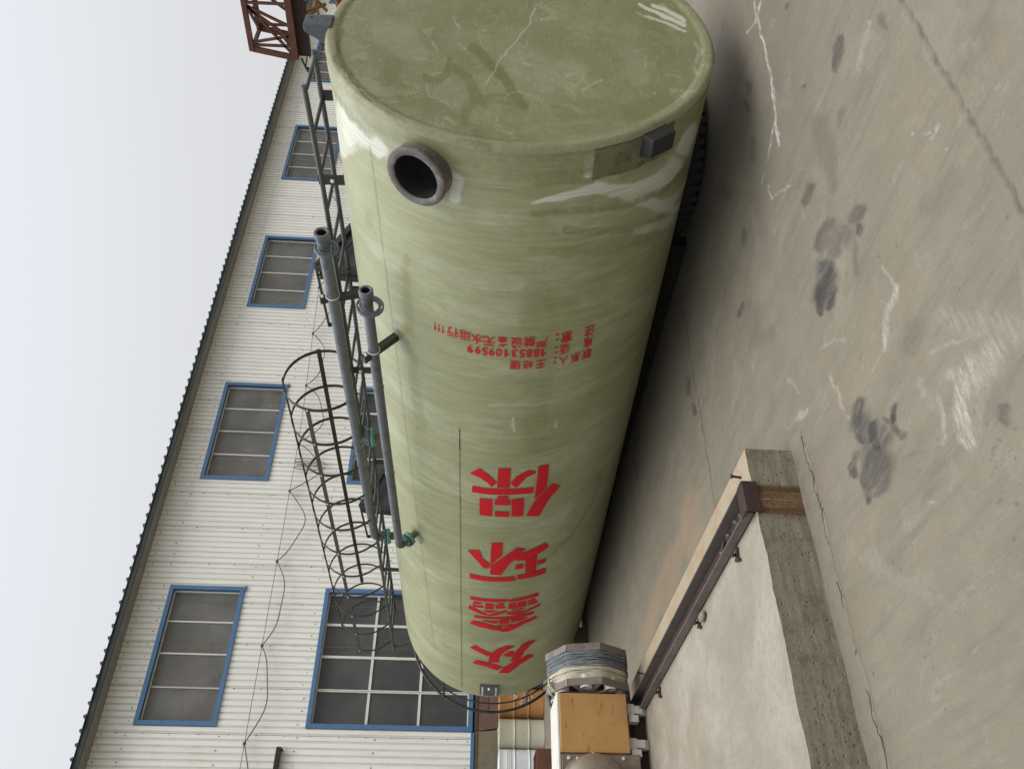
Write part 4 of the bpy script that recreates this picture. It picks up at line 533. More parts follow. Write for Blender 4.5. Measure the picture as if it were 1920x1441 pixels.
# far lug plate with bolts
m = MB()
for i in range(6):
    t0 = -3.8+i*1.9; A = [tp(7.02, t0, TR+.004), tp(7.32, t0, TR+.004), tp(7.32, t0+1.9, TR+.004), tp(7.02, t0+1.9, TR+.004)]; B = [p+radial(t0)*.016 for p in A]
    m.add(A+B, [(0, 1, 2, 3), (4, 7, 6, 5), (0, 4, 5, 1), (2, 6, 7, 3), (1, 5, 6, 2), (3, 7, 4, 0)])
fl = m.build('lifting_lug', LUG, tank)
m = MB()
for t in (-2.2, 5.8):
    for s in (7.07, 7.13, 7.20, 7.27): m.lathe(tp(s, t, TR+.018), radial(t), [(.011, 0), (.011, .012), (.001, .014)], 6, smooth=False)
m.lathe(tp(7.08, 2, TR+.018), radial(2), [(.015, 0), (.015, .02), (.001, .022)], 8); m.build('bolts', WHITE, fl)
# ---- ladder and cage on top of the lying tank
XC = lambda s: .165-.045*max(0, s-2)
ZL = 1.22
m = MB(); 
RA = [xz(XC(s)-.19, ZL+.02*max(0, 1-s), s) for s in (.36, 1, 2, 8.0)]; RB = [xz(XC(s)+.19, ZL+.02*max(0, 1-s), s) for s in (.36, 1, 2, 7.75)]
m.tube(RA, .0165, 10); lad = m.build('ladder', GREYST, tank)
m = MB(); m.tube(RB, .0165, 10); m.build('rail', GREYST, lad)
s = .375
while s < 7.7:
    m = MB(); m.tube([xz(XC(s)-.19, ZL, s), xz(XC(s)+.19, ZL, s)], .0125, 8); m.build('rung', GREYST, lad); s += .3
for s, sd in ((.66, 1), (1.02, -1), (2.35, 1), (2.85, -1), (4.6, 1), (6.0, -1), (7.35, 1), (7.9, -1)):
    x = XC(s)+sd*.19; z0 = math.sqrt(max(.01, (TR-.02)**2-x*x)) if s < 7.46 else .95
    m = MB(); m.bar(xz(x, z0, s), xz(x, ZL+.02, s), .012, .065 if s > 1.5 else .07, (0, 1, 0)) if s < 7.46 else m.bar(xz(x, ZL, s), xz(x, z0, 7.7), .012, .05, (0, 1, 0))
    if sd < 0 and s < 3: m.sphere(xz(x-.012, ZL-.07, s), .014, 6, 1)
    m.build('bracket', [DARKST, WHITE], lad)
cage = None; HP = []
def hoop_pts(s):
    c = XC(s); pts = []
    for i in range(33):
        a = R_(-42+(264)*i/32); pts.append(xz(c+.325*math.cos(a), ZL+.30+.33*math.sin(a), s))
    pts = [xz(c+.19, ZL+.01, s)]+pts+[xz(c-.19, ZL+.01, s)]
    return pts
hs_ = [3.2+.452*i for i in range(11)]
for i, s in enumerate(hs_):
    ctr = xz(XC(s), ZL+.3, s); m = MB()
    m.flat(hoop_pts(s), .032, .006, lambda p, c=ctr: (p-c))
    if cage is None: cage = m.build('safety_cage', DARKST, tank)
    else: m.build('hoop', DARKST, cage)
for a, s1 in ((14, 7.25), (92, 7.8), (166, 7.8)):
    m = MB(); f = lambda s: xz(XC(s)+.333*math.cos(R_(a)), ZL+.30+.337*math.sin(R_(a)), s)
    m.bar(f(3.18), f(s1), .038, .006, (math.cos(R_(a)), 0, math.sin(R_(a))))
    m.build('cage_strap', DARKST, cage)
m = MB()
for s in hs_:
    for a in (14, 92, 166):
        if a == 14 and s > 7.3: continue
        u = V(math.cos(R_(a)), 0, math.sin(R_(a))); m.lathe(xz(XC(s)+.333*u.x, ZL+.30+.337*u.z, s)+u*.003, u, [(.008, 0), (.008, .006), (.001, .008)], 6)
m.build('bolts', WHITE, cage)
# ---- rest platforms
def platform(s, xo):
    fr = (xz(xo, 0, s), (1, 0, 0), (0, 0, 1), (0, 1, 0)); P = [(-.05, .96), (.0, 1.47), (.10, 1.43), (.62, 1.19), (.66, .62), (.4, .80)]
    m = MB(); m.prism(P, fr, .012); pl = m.build('rest_platform', PLATE, tank)
    m = MB(); q = [xz(xo+p[0], p[1], s-.012) for p in P]
    for a, b in ((0, 1), (1, 3), (3, 4)): m.bar(q[a], q[b], .045, .05, (0, 1, 0))
    d = V(-.03, 0, -.075); m.bar(q[1]+d+V(.02, -.02, -.05), q[3]+d+V(-.02, -.02, 0), .012, .02, (0, 1, 0))
    m.bar(xz(xo-.04, 1.0, s+.07), xz(xo+.0, 1.45, s+.07), .02, .06, (0, 1, 0))
    m.build('platform_frame', DARKST, pl)
    m = MB(); m.bar(q[1], xz(xo-.01, 1.45, s+.62), .035, .012, (0, 0, 1)); m.bar(xz(xo-.01, 1.45, s+.62), xz(xo-.01, 1.39, s+.60), .035, .012, (0, 1, 0))
    m.sphere(xz(xo-.02, 1.46, s+.33), .018, 6); m.bar(xz(xo-.01, 1.45, s+.05), xz(xo+.30, 1.0, s+.42), .02, .02, (0, 1, 0)); m.build('brace', DARKST, pl)
platform(2.17, .37); platform(5.62, .33)
# ---- pipes
def flange(m, o, ax, r, bore, th, slots=8, mi=0):
    """backing ring with slots between hub and rim"""
    m.lathe(o, ax, [(r, 0), (r, th), (r*.86, th), (r*.86, 0), (r, 0)], 40, mi); m.lathe(o, ax, [(bore*1.30, 0), (bore*1.30, th), (bore, th), (bore, 0), (bore*1.3, 0)], 32, mi)
    ax = Vector(ax).normalized(); u = Vector((0, 0, 1)) if abs(ax.z) < .9 else Vector((1, 0, 0)); u = (u-ax*u.dot(ax)).normalized(); v = ax.cross(u); o = Vector(o)
    for i in range(slots):
        a = 2*math.pi*(i+.5)/slots; e = u*math.cos(a)+v*math.sin(a); m.bar(o+e*bore*1.28+ax*th/2, o+e*r*.88+ax*th/2, r*.26, th*.96, ax, mi)
def bolts(m, o, ax, r, L, n=8, br=.009, mi=0):
    ax = Vector(ax).normalized(); u = Vector((0, 0, 1)) if abs(ax.z) < .9 else Vector((1, 0, 0)); u = (u-ax*u.dot(ax)).normalized(); v = ax.cross(u); o = Vector(o)
    for i in range(n):
        a = 2*math.pi*(i+.3)/n; e = u*math.cos(a)+v*math.sin(a); m.lathe(o+e*r, ax, [(.001, 0), (br, 0), (br, L), (.001, L)], 6, mi, False)
def pipe(x, z, s0, s1, r, dirv, fl_at, tee=None, L=.10):
    p0 = xz(x, z, s0); d = Vector(dirv).normalized(); bend_r = r*1.7; pts = [p0, xz(x, z, (s0+s1)/2), xz(x, z, s1-bend_r)]
    for i in range(1, 9):
        a = R_(90*i/8); pts.append(xz(x, z, s1-bend_r)+V(0, 1, 0)*bend_r*math.sin(a)+d*bend_r*(1-math.cos(a)))
    pts.append(xz(x, z, s1)+d*(bend_r+L)); m = MB(); m.tube(pts, r, 24, cap=False, up=(1, 0, 0)); pp = m.build('discharge_pipe', PIPE, tank)
    # open stub end: thick lip, bore and loose slotted backing ring
    m = MB(); m.lathe(p0, (0, -1, 0), [(r, -.16), (r*1.06, -.02), (r*1.12, .0), (r*1.28, .004), (r*1.30, .012), (r*1.30, .038), (r*1.22, .044), (r*.80, .044), (r*.78, .03), (r*.78, -.2)], 32); st = m.build('stub_end', PIPE, pp)
    m = MB(); m.lathe(p0, (0, -1, 0), [(r*.779, .04), (r*.77, -.3), (.001, -.3)], 24); m.build('bore', BORE, st)
    m = MB(); flange(m, p0+V(-.004, .06+.6*r, -r*.42), (0.04, 1, 0.10), .083, .050, .014); m.build('backing_ring', PIPE, pp)
    # joint weld rings
    for sj in (s0+(s1-s0)*.28, s0+(s1-s0)*.62):
        m = MB(); m.lathe(xz(x, z, sj), (0, 1, 0), [(r, -.012), (r+.0035, -.006), (r+.0035, .006), (r, .012)], 24); m.build('weld_bead', PIPE, pp)
    ends = [(xz(x, z, s1)+d*(bend_r+L))]
    if tee is not None:
        m = MB(); m.lathe(xz(x, z, tee), d, [(r*.98, 0), (r*.98, r+.05), (r*1.05, r+.06)], 24); m.lathe(xz(x, z, tee), (0, 1, 0), [(r, -.09), (r*1.12, -.075), (r*1.12, .075), (r, .09)], 24)
        m.build('branch_tee', PIPE, pp); ends.append(xz(x, z, tee)+d*(r+.05))
    for e in ends:
        m = MB(); m.lathe(e, d, [(.001, -.004), (r*1.85, -.004), (r*1.9, 0), (r*1.9, .022), (.001, .022)], 32, 1); m.lathe(e+d*.024, d, [(.001, 0), (r*1.98, 0), (r*1.98, .014), (.001, .014)], 32, 0)
        m.lathe(e+d*.038, d, [(r*1.8, 0), (r*1.8, .012), (.001, .012)], 32, 0)
        bolts(m, e-d*.016, d, r*1.55, .075, 8, .009, 0); m.lathe(e+d*.045, d, [(r*.95, 0), (r*.95, .35), (.001, .35)], 20, 2)
        m.build('flange', [GREEN, LUG, RESIN], pp)
    return pp
p1 = pipe(-.14, 1.25, 1.40, 5.42, .042, (.12, 0, -1), None, 3.68, .03)
d2 = -radial(43)
p2 = pipe(-.915, .855, 1.15, 4.17, .033, d2, None, None, .02)
# pipe clamps and brackets
def clamp(x, z, s, r, d, foot, parent, wd=.05):
    d = Vector(d).normalized(); o = xz(x, z, s); m = MB(); side = V(0, 1, 0); tng = d.cross(side)
    m.bar(o-d*(r+.05), o+d*foot, .05, .028, tng); m.bar(o-d*(r+.05)+tng*.022, o+d*foot+tng*.022, .05, .008, tng)
    b = m.build('bracket', DARKST, parent)
    m = MB(); pts = [o+V(0, -.03, 0)+d*(r+.006)*math.cos(a)+tng*(r+.006)*math.sin(a) for a in [R_(20*i) for i in range(18)]]
    m.tube(pts, .004, 6, True, up=(0, 1, 0)); m.lathe(o-d*(r+.03)+V(0, -.03, 0), (0, -1, 0), [(.011, 0), (.011, .012), (.001, .014)], 6); m.build('u_bolt', WHITE, b)
    return b
clamp(-.14, 1.25, 1.97, .042, (.25, 0, -1), .22, p1)
clamp(-.915, .855, 1.66, .033, d2, .20, p2)
m = MB(); m.bar(xz(-.05, 1.07, 2.1), xz(.10, .98, 1.86), .02, .02); m.build('brace', DARKST, p1)
# ---- guard rail rings at the far end
m = MB(); m.tube([V(-1.0*math.cos(a), 8.1, 1.0*math.sin(a)+TR) for a in [2*math.pi*i/96 for i in range(96)]], .017, 10, True, up=(0, 1, 0)); gr = m.build('guard_rail', DARKST, tank)
m = MB(); m.tube([V(-1.0*math.cos(a), 7.80, 1.0*math.sin(a)+TR) for a in [2*math.pi*i/96 for i in range(96)]], .009, 8, True, up=(0, 1, 0)); m.build('mid_ring', DARKST, gr)
for t in (2, 35, 80, 125, 170, 215, 260, 305, 335):
    m = MB(); m.bar(tp(7.40, t, 1.0), tp(8.1, t, 1.0), .012, .03, radial(t)); m.build('post', DARKST, gr)
# ------------------------------------------------------------------ what carries the tank, and an added light blocker
tyre_m = MB(); TY = V(5.42, 3.88, 0)
tyre_m.lathe(TY, (0, 0, 1), [(.29, .03), (.31, .008), (.42, .001), (.50, .012), (.545, .04), (.555, .08), (.555, .15), (.545, .19), (.50, .215), (.42, .228), (.31, .224), (.29, .20), (.33, .18), (.34, .12), (.33, .05), (.29, .03)], 72)
TYRE = worn('worn_tyre_rubber', (.022, .022, .022), (.05, .048, .044), .7, .8, 0, 10, .3)
ty = tyre_m.build('tyre', TYRE); tag(ty, 'old black truck tyre lying flat under the near end of the tank', 'tyre')
m = MB()
for i in range(44):
    a = 2*math.pi*i/44; e = V(math.cos(a), math.sin(a), 0); t = V(-e.y, e.x, 0); c = TY+V(0, 0, .115)+e*.556
    m.bar(c+t*.006-V(0, 0, .085), c-t*.010-V(0, 0, .01), .045, .014, e); m.bar(c-t*.010+V(0, 0, .01), c+t*.006+V(0, 0, .085), .045, .014, e)
tt = m.build('tread', TYRE, ty, weld=False)
ty.location = (0, 0, 0)
WOOD = worn('old_timber', (.085, .068, .048), (.05, .04, .03), .8, .8, 0, 7)
def timber(x0, x1, y0, y1, z1, label):
    m = MB(); m.box(x0, x1, y0, y1, .001, z1); o = m.build('timber_block', WOOD, None, .006); tag(o, label, 'timber')
timber(4.10, 4.36, 10.02, 10.24, .135, 'dark timber block chocked under the far end of the tank')
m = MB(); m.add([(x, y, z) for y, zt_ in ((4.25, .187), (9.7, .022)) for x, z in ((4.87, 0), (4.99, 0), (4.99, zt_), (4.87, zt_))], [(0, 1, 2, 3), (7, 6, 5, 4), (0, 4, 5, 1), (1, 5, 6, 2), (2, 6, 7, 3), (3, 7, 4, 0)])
tag(m.build('light_blocker', worn('blocker_black', (.022, .019, .016), (.012, .011, .010), .7, .9, 0, 6, .2)), 'long black bar added under the tank to deepen its shadow', 'timber')  # added bar, blocks light from behind to blacken the contact shadow
# ------------------------------------------------------------------ concrete platform, mortar fillet, rail
m = MB(); XR, YF = 2.375, 3.33
def edge_noise(t, s): return .004*math.sin(t*23+s)+.003*math.sin(t*61+s*2)
nx = 120; pts_f = []
for i in range(nx+1):
    x = -2.5+(XR+2.5)*i/nx; pts_f.append((x, YF+edge_noise(x, 1), .252+.004*math.sin(x*17)*.6+random.uniform(-.0015, .0015)))
bot = [(x, YF, 0) for x, y, z in pts_f]; back = [(x, 9.2, .25) for x, y, z in pts_f]; backb = [(x, 9.2, 0) for x, y, z in pts_f]
n = len(pts_f); allv = pts_f+bot+back+backb; fs = []; 
m.add(allv, [(i, n+i, n+i+1, i+1) for i in range(n-1)]+[(2*n+i, 2*n+i+1, 3*n+i+1, 3*n+i) for i in range(n-1)]+[(n-1, 2*n-1, 4*n-1, 3*n-1), (0, 2*n, 3*n, n)], 0)
m.add(allv, [(i, i+1, 2*n+i+1, 2*n+i) for i in range(n-1)], 1)
plat = m.build('concrete_platform', [CONF, CONT]); tag(plat, 'low concrete platform with a rust stained front face beside the tank', 'platform')
MORT = worn('rough_mortar', (.20, .18, .138), (.14, .128, .10), .7, .9, 0, 14, .2, .6)
m = MB(); A = []; B = []; C = []
for i in range(161):
    x = -2.5+(XR+2.56)*i/160; yy = 3.222+.012*math.sin(x*5.1)+.008*math.sin(x*19)+random.uniform(-.006, .006)
    A.append((x, YF+.004, .026+.003*math.sin(x*13))); B.append((x, 3.275+.006*math.sin(x*9), .014+random.uniform(-.002, .002))); C.append((x, yy, .001))
n = len(A); m.add(A+B+C, [(i, i+1, n+i+1, n+i) for i in range(n-1)]+[(n+i, n+i+1, 2*n+i+1, 2*n+i) for i in range(n-1)], 0, True)
m.build('mortar_fillet', MORT, plat)
m = MB()     # crack running along the fillet
cr = [(x_, 3.236+.014*math.sin(x_*5.1+.4)+.008*math.sin(x_*31)+random.uniform(-.006, .006), .0) for x_ in np.arange(.3, 2.42, .018)]
for a, b in zip(cr[:-1], cr[1:]):
    if math.sin(a[0]*7)+math.sin(a[0]*17) > -.5: m.bar(V(*a)+V(0, 0, .004), V(*b)+V(0, 0, .004), .0015+random.random()*.0035, .006)
m.build('crack', worn('crack_dark', (.105, .092, .07)), plat, weld=False)  # dark brown lines drawn for the crack
for x, y in ((2.28, 3.44), (2.27, 6.0)):
    m = MB(); m.lathe((x, y, .25), (.2, .1, 1), [(.006, 0), (.006, .045), (.012, .046), (.012, .054), (.001, .055)], 8); m.build('anchor_bolt', RUSTD, plat)
m = MB()     # steel channel lying along the platform
m.box(2.035, 2.165, 3.36, 8.2, .252, .260, 0); m.box(2.035, 2.043, 3.36, 8.2, .260, .305, 1); m.box(2.157, 2.165, 3.36, 8.2, .260, .315, 1)
ch = m.build('steel_channel', [RUSTD, worn('dull_steel_edge', (.125, .105, .09), (.065, .045, .038), .7, .6, .2, 8)], None, .002); tag(ch, 'long rusty steel channel bolted along the concrete platform', 'channel')
m = MB(); m.box(2.02, 2.18, 3.312, 3.324, .236, .308); m.box(2.02, 2.18, 3.324, 3.40, .302, .308); m.box(2.168, 2.18, 3.324, 3.34, .27, .302); m.build('end_plate', RUSTD, ch, .004)
def clampscrap(y, k):
    m = MB(); m.bar((2.02, y, .260), (1.955, y+.02, .262), .028, .012); m.lathe((1.985, y+.01, .258), (0, 0, 1), [(.008, 0), (.008, .02), (.014, .021), (.014, .03), (.001, .031)], 6)
    m.bar((1.975, y+.05, .258), (1.945, y-.02, .262), .014, .012)
    if k: m.sphere((1.975, y-.09, .270), .028, 6, 1, (1, 1.8, .6))
    m.build('rail_clamp', [RUSTD, MORT], ch)
clampscrap(3.66, 0); clampscrap(4.45, 1); clampscrap(5.55, 0); clampscrap(6.6, 0)
m = MB()
for y in (3.50, 3.58, 3.72, 3.86): m.lathe((2.10+.02*math.sin(y*9), y, .26), (.1, .2, 1), [(.014, 0), (.014, .02), (.001, .022)], 6)
m.bar((2.06, 3.52, .275), (2.14, 3.62, .268), .012, .012); m.bar((2.07, 3.9, .266), (2.13, 3.8, .27), .02, .01); m.build('bolts', GREYST, ch)
# ------------------------------------------------------------------ winding machine on the platform
mach = empty('winding_machine', (1.9, 6.2, .25), 'orange winding machine box with a cable wrapped reel on its side', 'machine')
def mp(m, name, mats, parent=mach, bevel=0):
    for i, v in enumerate(m.v): m.v[i] = (v[0]-1.9, v[1]-6.2, v[2]-.25)
    return m.build(name, mats, parent, bevel)
ORANGE = mat_rust('orange_panel_paint', (.40, .205, .06), (.35, .17, .05), 2.2); 
k = N('orange_panel'); co = k.tc.outputs['Object']
c = k.mix(k.ramp(k.noise(co, 3, 5, .6), .35, .7), (.41, .225, .080), (.32, .170, .062)); c = k.mix(k.ramp(k.noise(k.mapping(co, (7, 7, 22)), 1, 6, .75), .58, .70, 0, .8), c, (.09, .04, .022))
c = k.mix(k.ramp(k.noise(co, 40, 5, .7), .5, .8, 0, .35), c, (.22, .11, .045)); k.bump(k.noise(co, 30, 4), .1, .003); ORANGE = k.out(c, .5, 0, .4)
CREAM = worn('cream_paint', (.62, .60, .55), (.42, .38, .32), .6, .5, 0, 6)
BROWNM = worn('brown_cast_metal', (.17, .125, .095), (.27, .23, .20), .9, .45, .2, 7)
m = MB(); m.box(1.725, 2.125, 6.0, 6.42, .395, .872); mp(m, 'housing', ORANGE, bevel=.008)
m = MB(); m.box(1.15, 2.135, 6.01, 6.43, .873, .888); mp(m, 'top_cover', CREAM, bevel=.003)
m = MB(); m.box(1.15, 1.722, 6.01, 6.42, .33, .871); gb = mp(m, 'gearbox', BROWNM, bevel=.01)
m = MB(); m.lathe((1.50, 6.012, .655), (0, -1, 0), [(.225, 0), (.225, .012), (.205, .02), (.2, .09), (.17, .15), (.09, .18), (.001, .185)], 40); mp(m, 'cover_dome', worn('worn_cover_metal', (.30, .25, .20), (.14, .08, .05), .9, .4, .3, 4), gb)
m = MB()
for a in range(0, 360, 30): m.lathe((1.50+.215*math.cos(R_(a)), 6.0, .655+.215*math.sin(R_(a))), (0, -1, 0), [(.010, -.02), (.010, .012), (.001, .014)], 6, 0, False)
for x, z in ((1.69, .82), (1.69, .45), (1.60, .845)): m.lathe((x, 6.01, z), (0, -1, 0), [(.012, 0), (.012, .014), (.001, .016)], 6, 0, False)
mp(m, 'bolts', CREAM, gb)
for x0 in (1.99, 1.76):
    m = MB(); m.box(x0, x0+.075, 6.03, 6.10, .34, .394); m.box(x0+.01, x0+.065, 6.03, 6.12, .28, .34); m.box(x0-.05, x0-.002, 6.02, 6.09, .315, .385); m.lathe((x0+.037, 6.07, .275), (1, 0, 0), [(.001, -.03), (.028, -.03), (.028, .03), (.001, .03)], 16)
    mp(m, 'foot', worn('dusty_foot_paint', (.40, .375, .33), (.22, .19, .15), .8, .6, 0, 14), bevel=.003)
m = MB(); m.box(1.2, 2.1, 6.12, 6.40, .252, .33); mp(m, 'base_frame', RUSTD)
# reel: two eight sided rims on sockets, cable and glass fibre wound between
RY, RZ = 6.24, .625
def octo(x, r, rot=10): return [V(x, RY+r*math.cos(R_(rot+45*i)), RZ+r*math.sin(R_(rot+45*i))) for i in range(8)]
TIMB = worn('grey_reel_rim', (.17, .14, .12), (.075, .06, .052), .9, .6, 0, 9)
reel = None
for x in (2.19, 2.44):
    P = octo(x, .315); m = MB()
    for a, b in zip(P, P[1:]+P[:1]): m.bar(a, b, .016, .05, (1, 0, 0))
    if reel is None: reel = mp(m, 'reel', TIMB)
    else: mp(m, 'rim', TIMB, reel)
m = MB()
for i in range(8):
    a = R_(10+45*i+22); c = V(2.155, RY+.255*math.cos(a), RZ+.235*math.sin(a)); m.lathe(c, (1, 0, 0), [(.038, 0), (.042, .0), (.042, .09), (.036, .09), (.036, .01)], 18)
    m.bar(V(2.205, RY, RZ), V(2.205, RY+.29*math.cos(a-R_(22)), RZ+.28*math.sin(a-R_(22))), .03, .03)
m.lathe((2.12, RY, RZ), (1, 0, 0), [(.06, 0), (.06, .34), (.001, .34)], 20); mp(m, 'sockets', CREAM, reel)
m = MB(); m.lathe((2.205, RY, RZ), (1, 0, 0), [(.10, 0), (.255, .0), (.262, .06), (.268, .12), (.262, .20), (.25, .26), (.10, .26)], 24, 0)
mp(m, 'drum_core', worn('dark_core', (.05, .05, .05), (.03, .03, .03)), reel)  # plain dark grey core under the windings
FIB = worn('straw_glass_fibre', (.47, .43, .34), (.33, .29, .21), .7, .8, 0, 16, .3, .6); WIRE = worn('blue_grey_cable', (.13, .15, .165), (.20, .225, .24), .6, .5, 0, 20)
def winding(x0, x1, n, r0, rr, wob, seed):
    rnd = random.Random(seed); m = MB()
    for i in range(n):
        xc = rnd.uniform(x0, x1); R0 = r0+rnd.uniform(0, .028); ph = rnd.uniform(0, 6); tl = rnd.uniform(-wob, wob); pts = []
        for j in range(48):
            a = 2*math.pi*j/48; oct_ = 1-.045*abs(math.sin(4*(a-R_(10)))); rj = R0*oct_
            pts.append(V(xc+tl*math.sin(a+ph)+.006*math.sin(5*a+ph), RY+rj*math.cos(a), RZ+rj*math.sin(a)))
        m.tube(pts, rr*rnd.uniform(.8, 1.2), 5, True, up=(1, 0, 0))
    return m
mp(winding(2.22, 2.33, 46, .272, .007, .02, 1), 'glass_fibre', FIB, reel)
mp(winding(2.315, 2.415, 44, .280, .0045, .03, 2), 'cable', WIRE, reel)
m = MB(); rnd = random.Random(5)
for i in range(9):     # loose loops hanging at the top
    o = V(2.22+rnd.uniform(-.03, .03), 6.12, .90); pts = [o+V(.03*math.sin(t*1.3+i)-.10*t*.16, .02*math.cos(t+i), .035*math.sin(t*.9+i*.4)-.01*t) for t in np.linspace(0, 4+rnd.random(), 14)]
    m.tube(pts, .005, 5)
mp(m, 'loose_fibre', FIB, reel)
# ------------------------------------------------------------------ drums and sheets by the wall
def drum(x, y, mat, label, ribs=False, bung=True):
    e = empty('steel_drum', (x, y, 0), label, 'drum', 'steel drums by the factory wall'); r = .255; h = .80
    P = [(.001, .012), (r-.012, .012), (r-.01, 0), (r, .004), (r, .012)]
    for zc in (.275, .53): P += [(r-.004, zc-.03), (r-.004, zc-.014), (r+.008, zc-.006), (r+.008, zc+.006), (r-.004, zc+.014), (r-.004, zc+.03)]
    if ribs:
        for zc in (.09, .12, .15, .18): P += [(r-.004, zc-.010), (r+.002, zc), (r-.004, zc+.010)]
        for zc in (.60, .63, .66): P += [(r-.004, zc-.010), (r+.002, zc), (r-.004, zc+.010)]
    P = sorted(P[5:], key=lambda q: q[1]); P = [(.001, .012), (r-.012, .012), (r-.01, 0.001), (r, .004), (r-.004, .016)]+P+[(r-.004, h-.03), (r+.003, h-.012), (r+.003, h), (r-.008, h), (r-.010, h-.016), (.001, h-.016)]
    m = MB(); m.lathe((0, 0, 0), (0, 0, 1), P, 48); m.build('body', mat, e)
    if bung:
        m = MB(); m.lathe((.03, -.12, h-.016), (0, 0, 1), [(.045, 0), (.045, .04), (.001, .042)], 16); m.build('bung', mat, e)
    return e
DCR = worn('cream_drum_paint', (.46, .44, .34), (.36, .33, .24), .6, .45, 0, 5); DWH = worn('white_drum_paint', (.66, .67, .68), (.5, .5, .5), .5, .4, 0, 5)
DOR = worn('orange_drum_paint', (.36, .165, .048), (.20, .12, .045), .8, .5, 0, 4); DGR = worn('grey_drum_paint', (.085, .09, .10), (.05, .05, .055), .7, .5, 0, 4)
dc = drum(4.76, 15.60, DCR, 'cream steel drum between the orange drum and the white drum'); drum(4.25, 15.60, DWH, 'white ribbed steel drum at the far left of the row', True, False)
do = drum(5.30, 15.62, DOR, 'rusty orange steel drum with white chalk scribbles', False, False); drum(5.85, 15.66, DGR, 'dark grey steel drum half hidden behind the end of the tank', False, False)
CHALK = worn('chalk', (.62, .58, .52), (.4, .36, .3), .6, .9, 0, 40)
def scribble(o, parent, wd, hg, n, seed, curve=None):
    rnd = random.Random(seed); m = MB()
    for i in range(n):
        x = rnd.uniform(-wd, wd); z = rnd.uniform(-hg, hg); pts = []
        for j in range(rnd.randint(2, 4)):
            x += rnd.uniform(-.05, .05); z += rnd.uniform(-.04, .04); y = 0
            if curve: y = -math.sqrt(max(1e-4, curve**2-x*x))
            pts.append(Vector(o)+V(x, y, z))
        for a, b in zip(pts[:-1], pts[1:]): m.bar(a, b, .006, .009, (0, 0, 1))
    return m.build('chalk_mark', CHALK, parent, weld=False)
scribble((0, 0, .40), do, .12, .09, 16, 2, .262)
def sheet(x0, x1, mat, label, ztop=1.17):
    m = MB(); m.add([(x0, 16.42, .002), (x1, 16.42, .002), (x1, 16.92, ztop), (x0, 16.92, ztop), (x0, 16.45, .002), (x1, 16.45, .002), (x1, 16.945, ztop), (x0, 16.945, ztop)], [(0, 1, 2, 3), (7, 6, 5, 4), (0, 4, 5, 1), (3, 2, 6, 7), (1, 5, 6, 2), (0, 3, 7, 4)])
    m.bar((x0, 16.905, ztop-.015), (x1, 16.905, ztop-.015), .03, .03); o = m.build('steel_sheet', mat); tag(o, label, 'steel sheet', 'steel sheets leaning on the factory wall'); return o
s1 = sheet(5.22, 7.1, SHEETR, 'dark red rusty steel sheet leaning on the wall behind the orange drum'); s2 = sheet(2.3, 5.19, SHEETG, 'grey brown steel sheet with chalk scribbles leaning on the wall')
scribble((4.55, 16.62, .50), s2, .25, .04, 10, 8)
m = MB(); m.box(3.2, 4.04, 13.9, 14.4, .0, .02); m.box(3.2, 4.04, 13.9, 13.92, .02, .30); m.box(3.2, 4.04, 14.38, 14.4, .02, .30); m.box(4.02, 4.04, 13.92, 14.38, .02, .30); m.box(3.2, 3.22, 13.92, 14.38, .02, .30)
tr = m.build('steel_tray', mat_rust('brown_tray_paint', (.16, .07, .035), (.10, .045, .03), 4), None, .004); tag(tr, 'open rusty brown steel tray on the ground in front of the white drum', 'tray')
# ------------------------------------------------------------------ factory
YW = 17.0; fac = empty('factory_building', (4, YW, 0), 'long factory with pale corrugated cladding and blue framed windows', 'building')
def fp(m, name, mats, parent=fac, bevel=0, **k):
    for i, v in enumerate(m.v): m.v[i] = (v[0]-4, v[1]-YW, v[2])
    return m.build(name, mats, parent, bevel, **k)
UP = [(5.22+5.47*i, 8.06+5.47*i, 6.08, 7.62) for i in range(-2, 8)]; LO = [(5.22+5.47*i, 8.08+5.47*i, 1.235, 4.41 if i <= 0 else 4.30) for i in range(-2, 8)]
X0, X1, ZB, ZT = -9.0, 48.0, 1.25, 8.26
m = MB(); pitch = .125; npch = int((X1-X0)/pitch)
PR = [(0, 0), (.078, 0), (.090, .020), (.108, .020), (.125, 0)]
for i in range(npch):
    bx = X0+i*pitch; seam = (i % 7 == 0)
    for (a, ya), (b, yb) in zip(PR[:-1], PR[1:]):
        xa, xb = bx+a, bx+b; xc = (xa+xb)/2; zs = [(ZB, ZT)]
        for W in (UP, LO):
            for (wa, wb, za, zb) in W:
                if wa+.03 < xc < wb-.03:
                    nz_ = []
                    for (q0, q1) in zs:
                        if za > q0: nz_.append((q0, min(q1, za+.03)))
                        if zb < q1: nz_.append((max(q0, zb-.03), q1))
                    zs = [q for q in nz_ if q[1] > q[0]+.01]
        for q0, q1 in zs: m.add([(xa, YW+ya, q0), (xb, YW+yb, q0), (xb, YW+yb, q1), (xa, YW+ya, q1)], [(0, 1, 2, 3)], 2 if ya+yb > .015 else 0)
    if seam: m.bar((bx+.076, YW+.004, ZB), (bx+.076, YW+.004, ZT), .006, .008, (0, 1, 0), 1)  # thin darker line at each sheet overlap
fp(m, 'cladding', [CLAD, worn('seam_dark', (.14, .13, .11), (.22, .17, .12), .5, .9), worn('groove_shade', (.68, .675, .625), (.54, .525, .47), .6, .8, 0, 2)])  # grooves coloured darker to paint in the shade lines between ribs
m = MB()
SCR = worn('screw_head', (.065, .055, .045), (.11, .06, .035), .5, .7)
def scr(x, z): q = rnd.uniform(.007, .012); m.box(x-q, x+q, YW-.008, YW+.003, z-q, z+q, 0)
def blocked(x, z):
    return any(a-.12 < x < b+.12 and za-.12 < z < zb+.12 for W in (UP, LO) for (a, b, za, zb) in W)
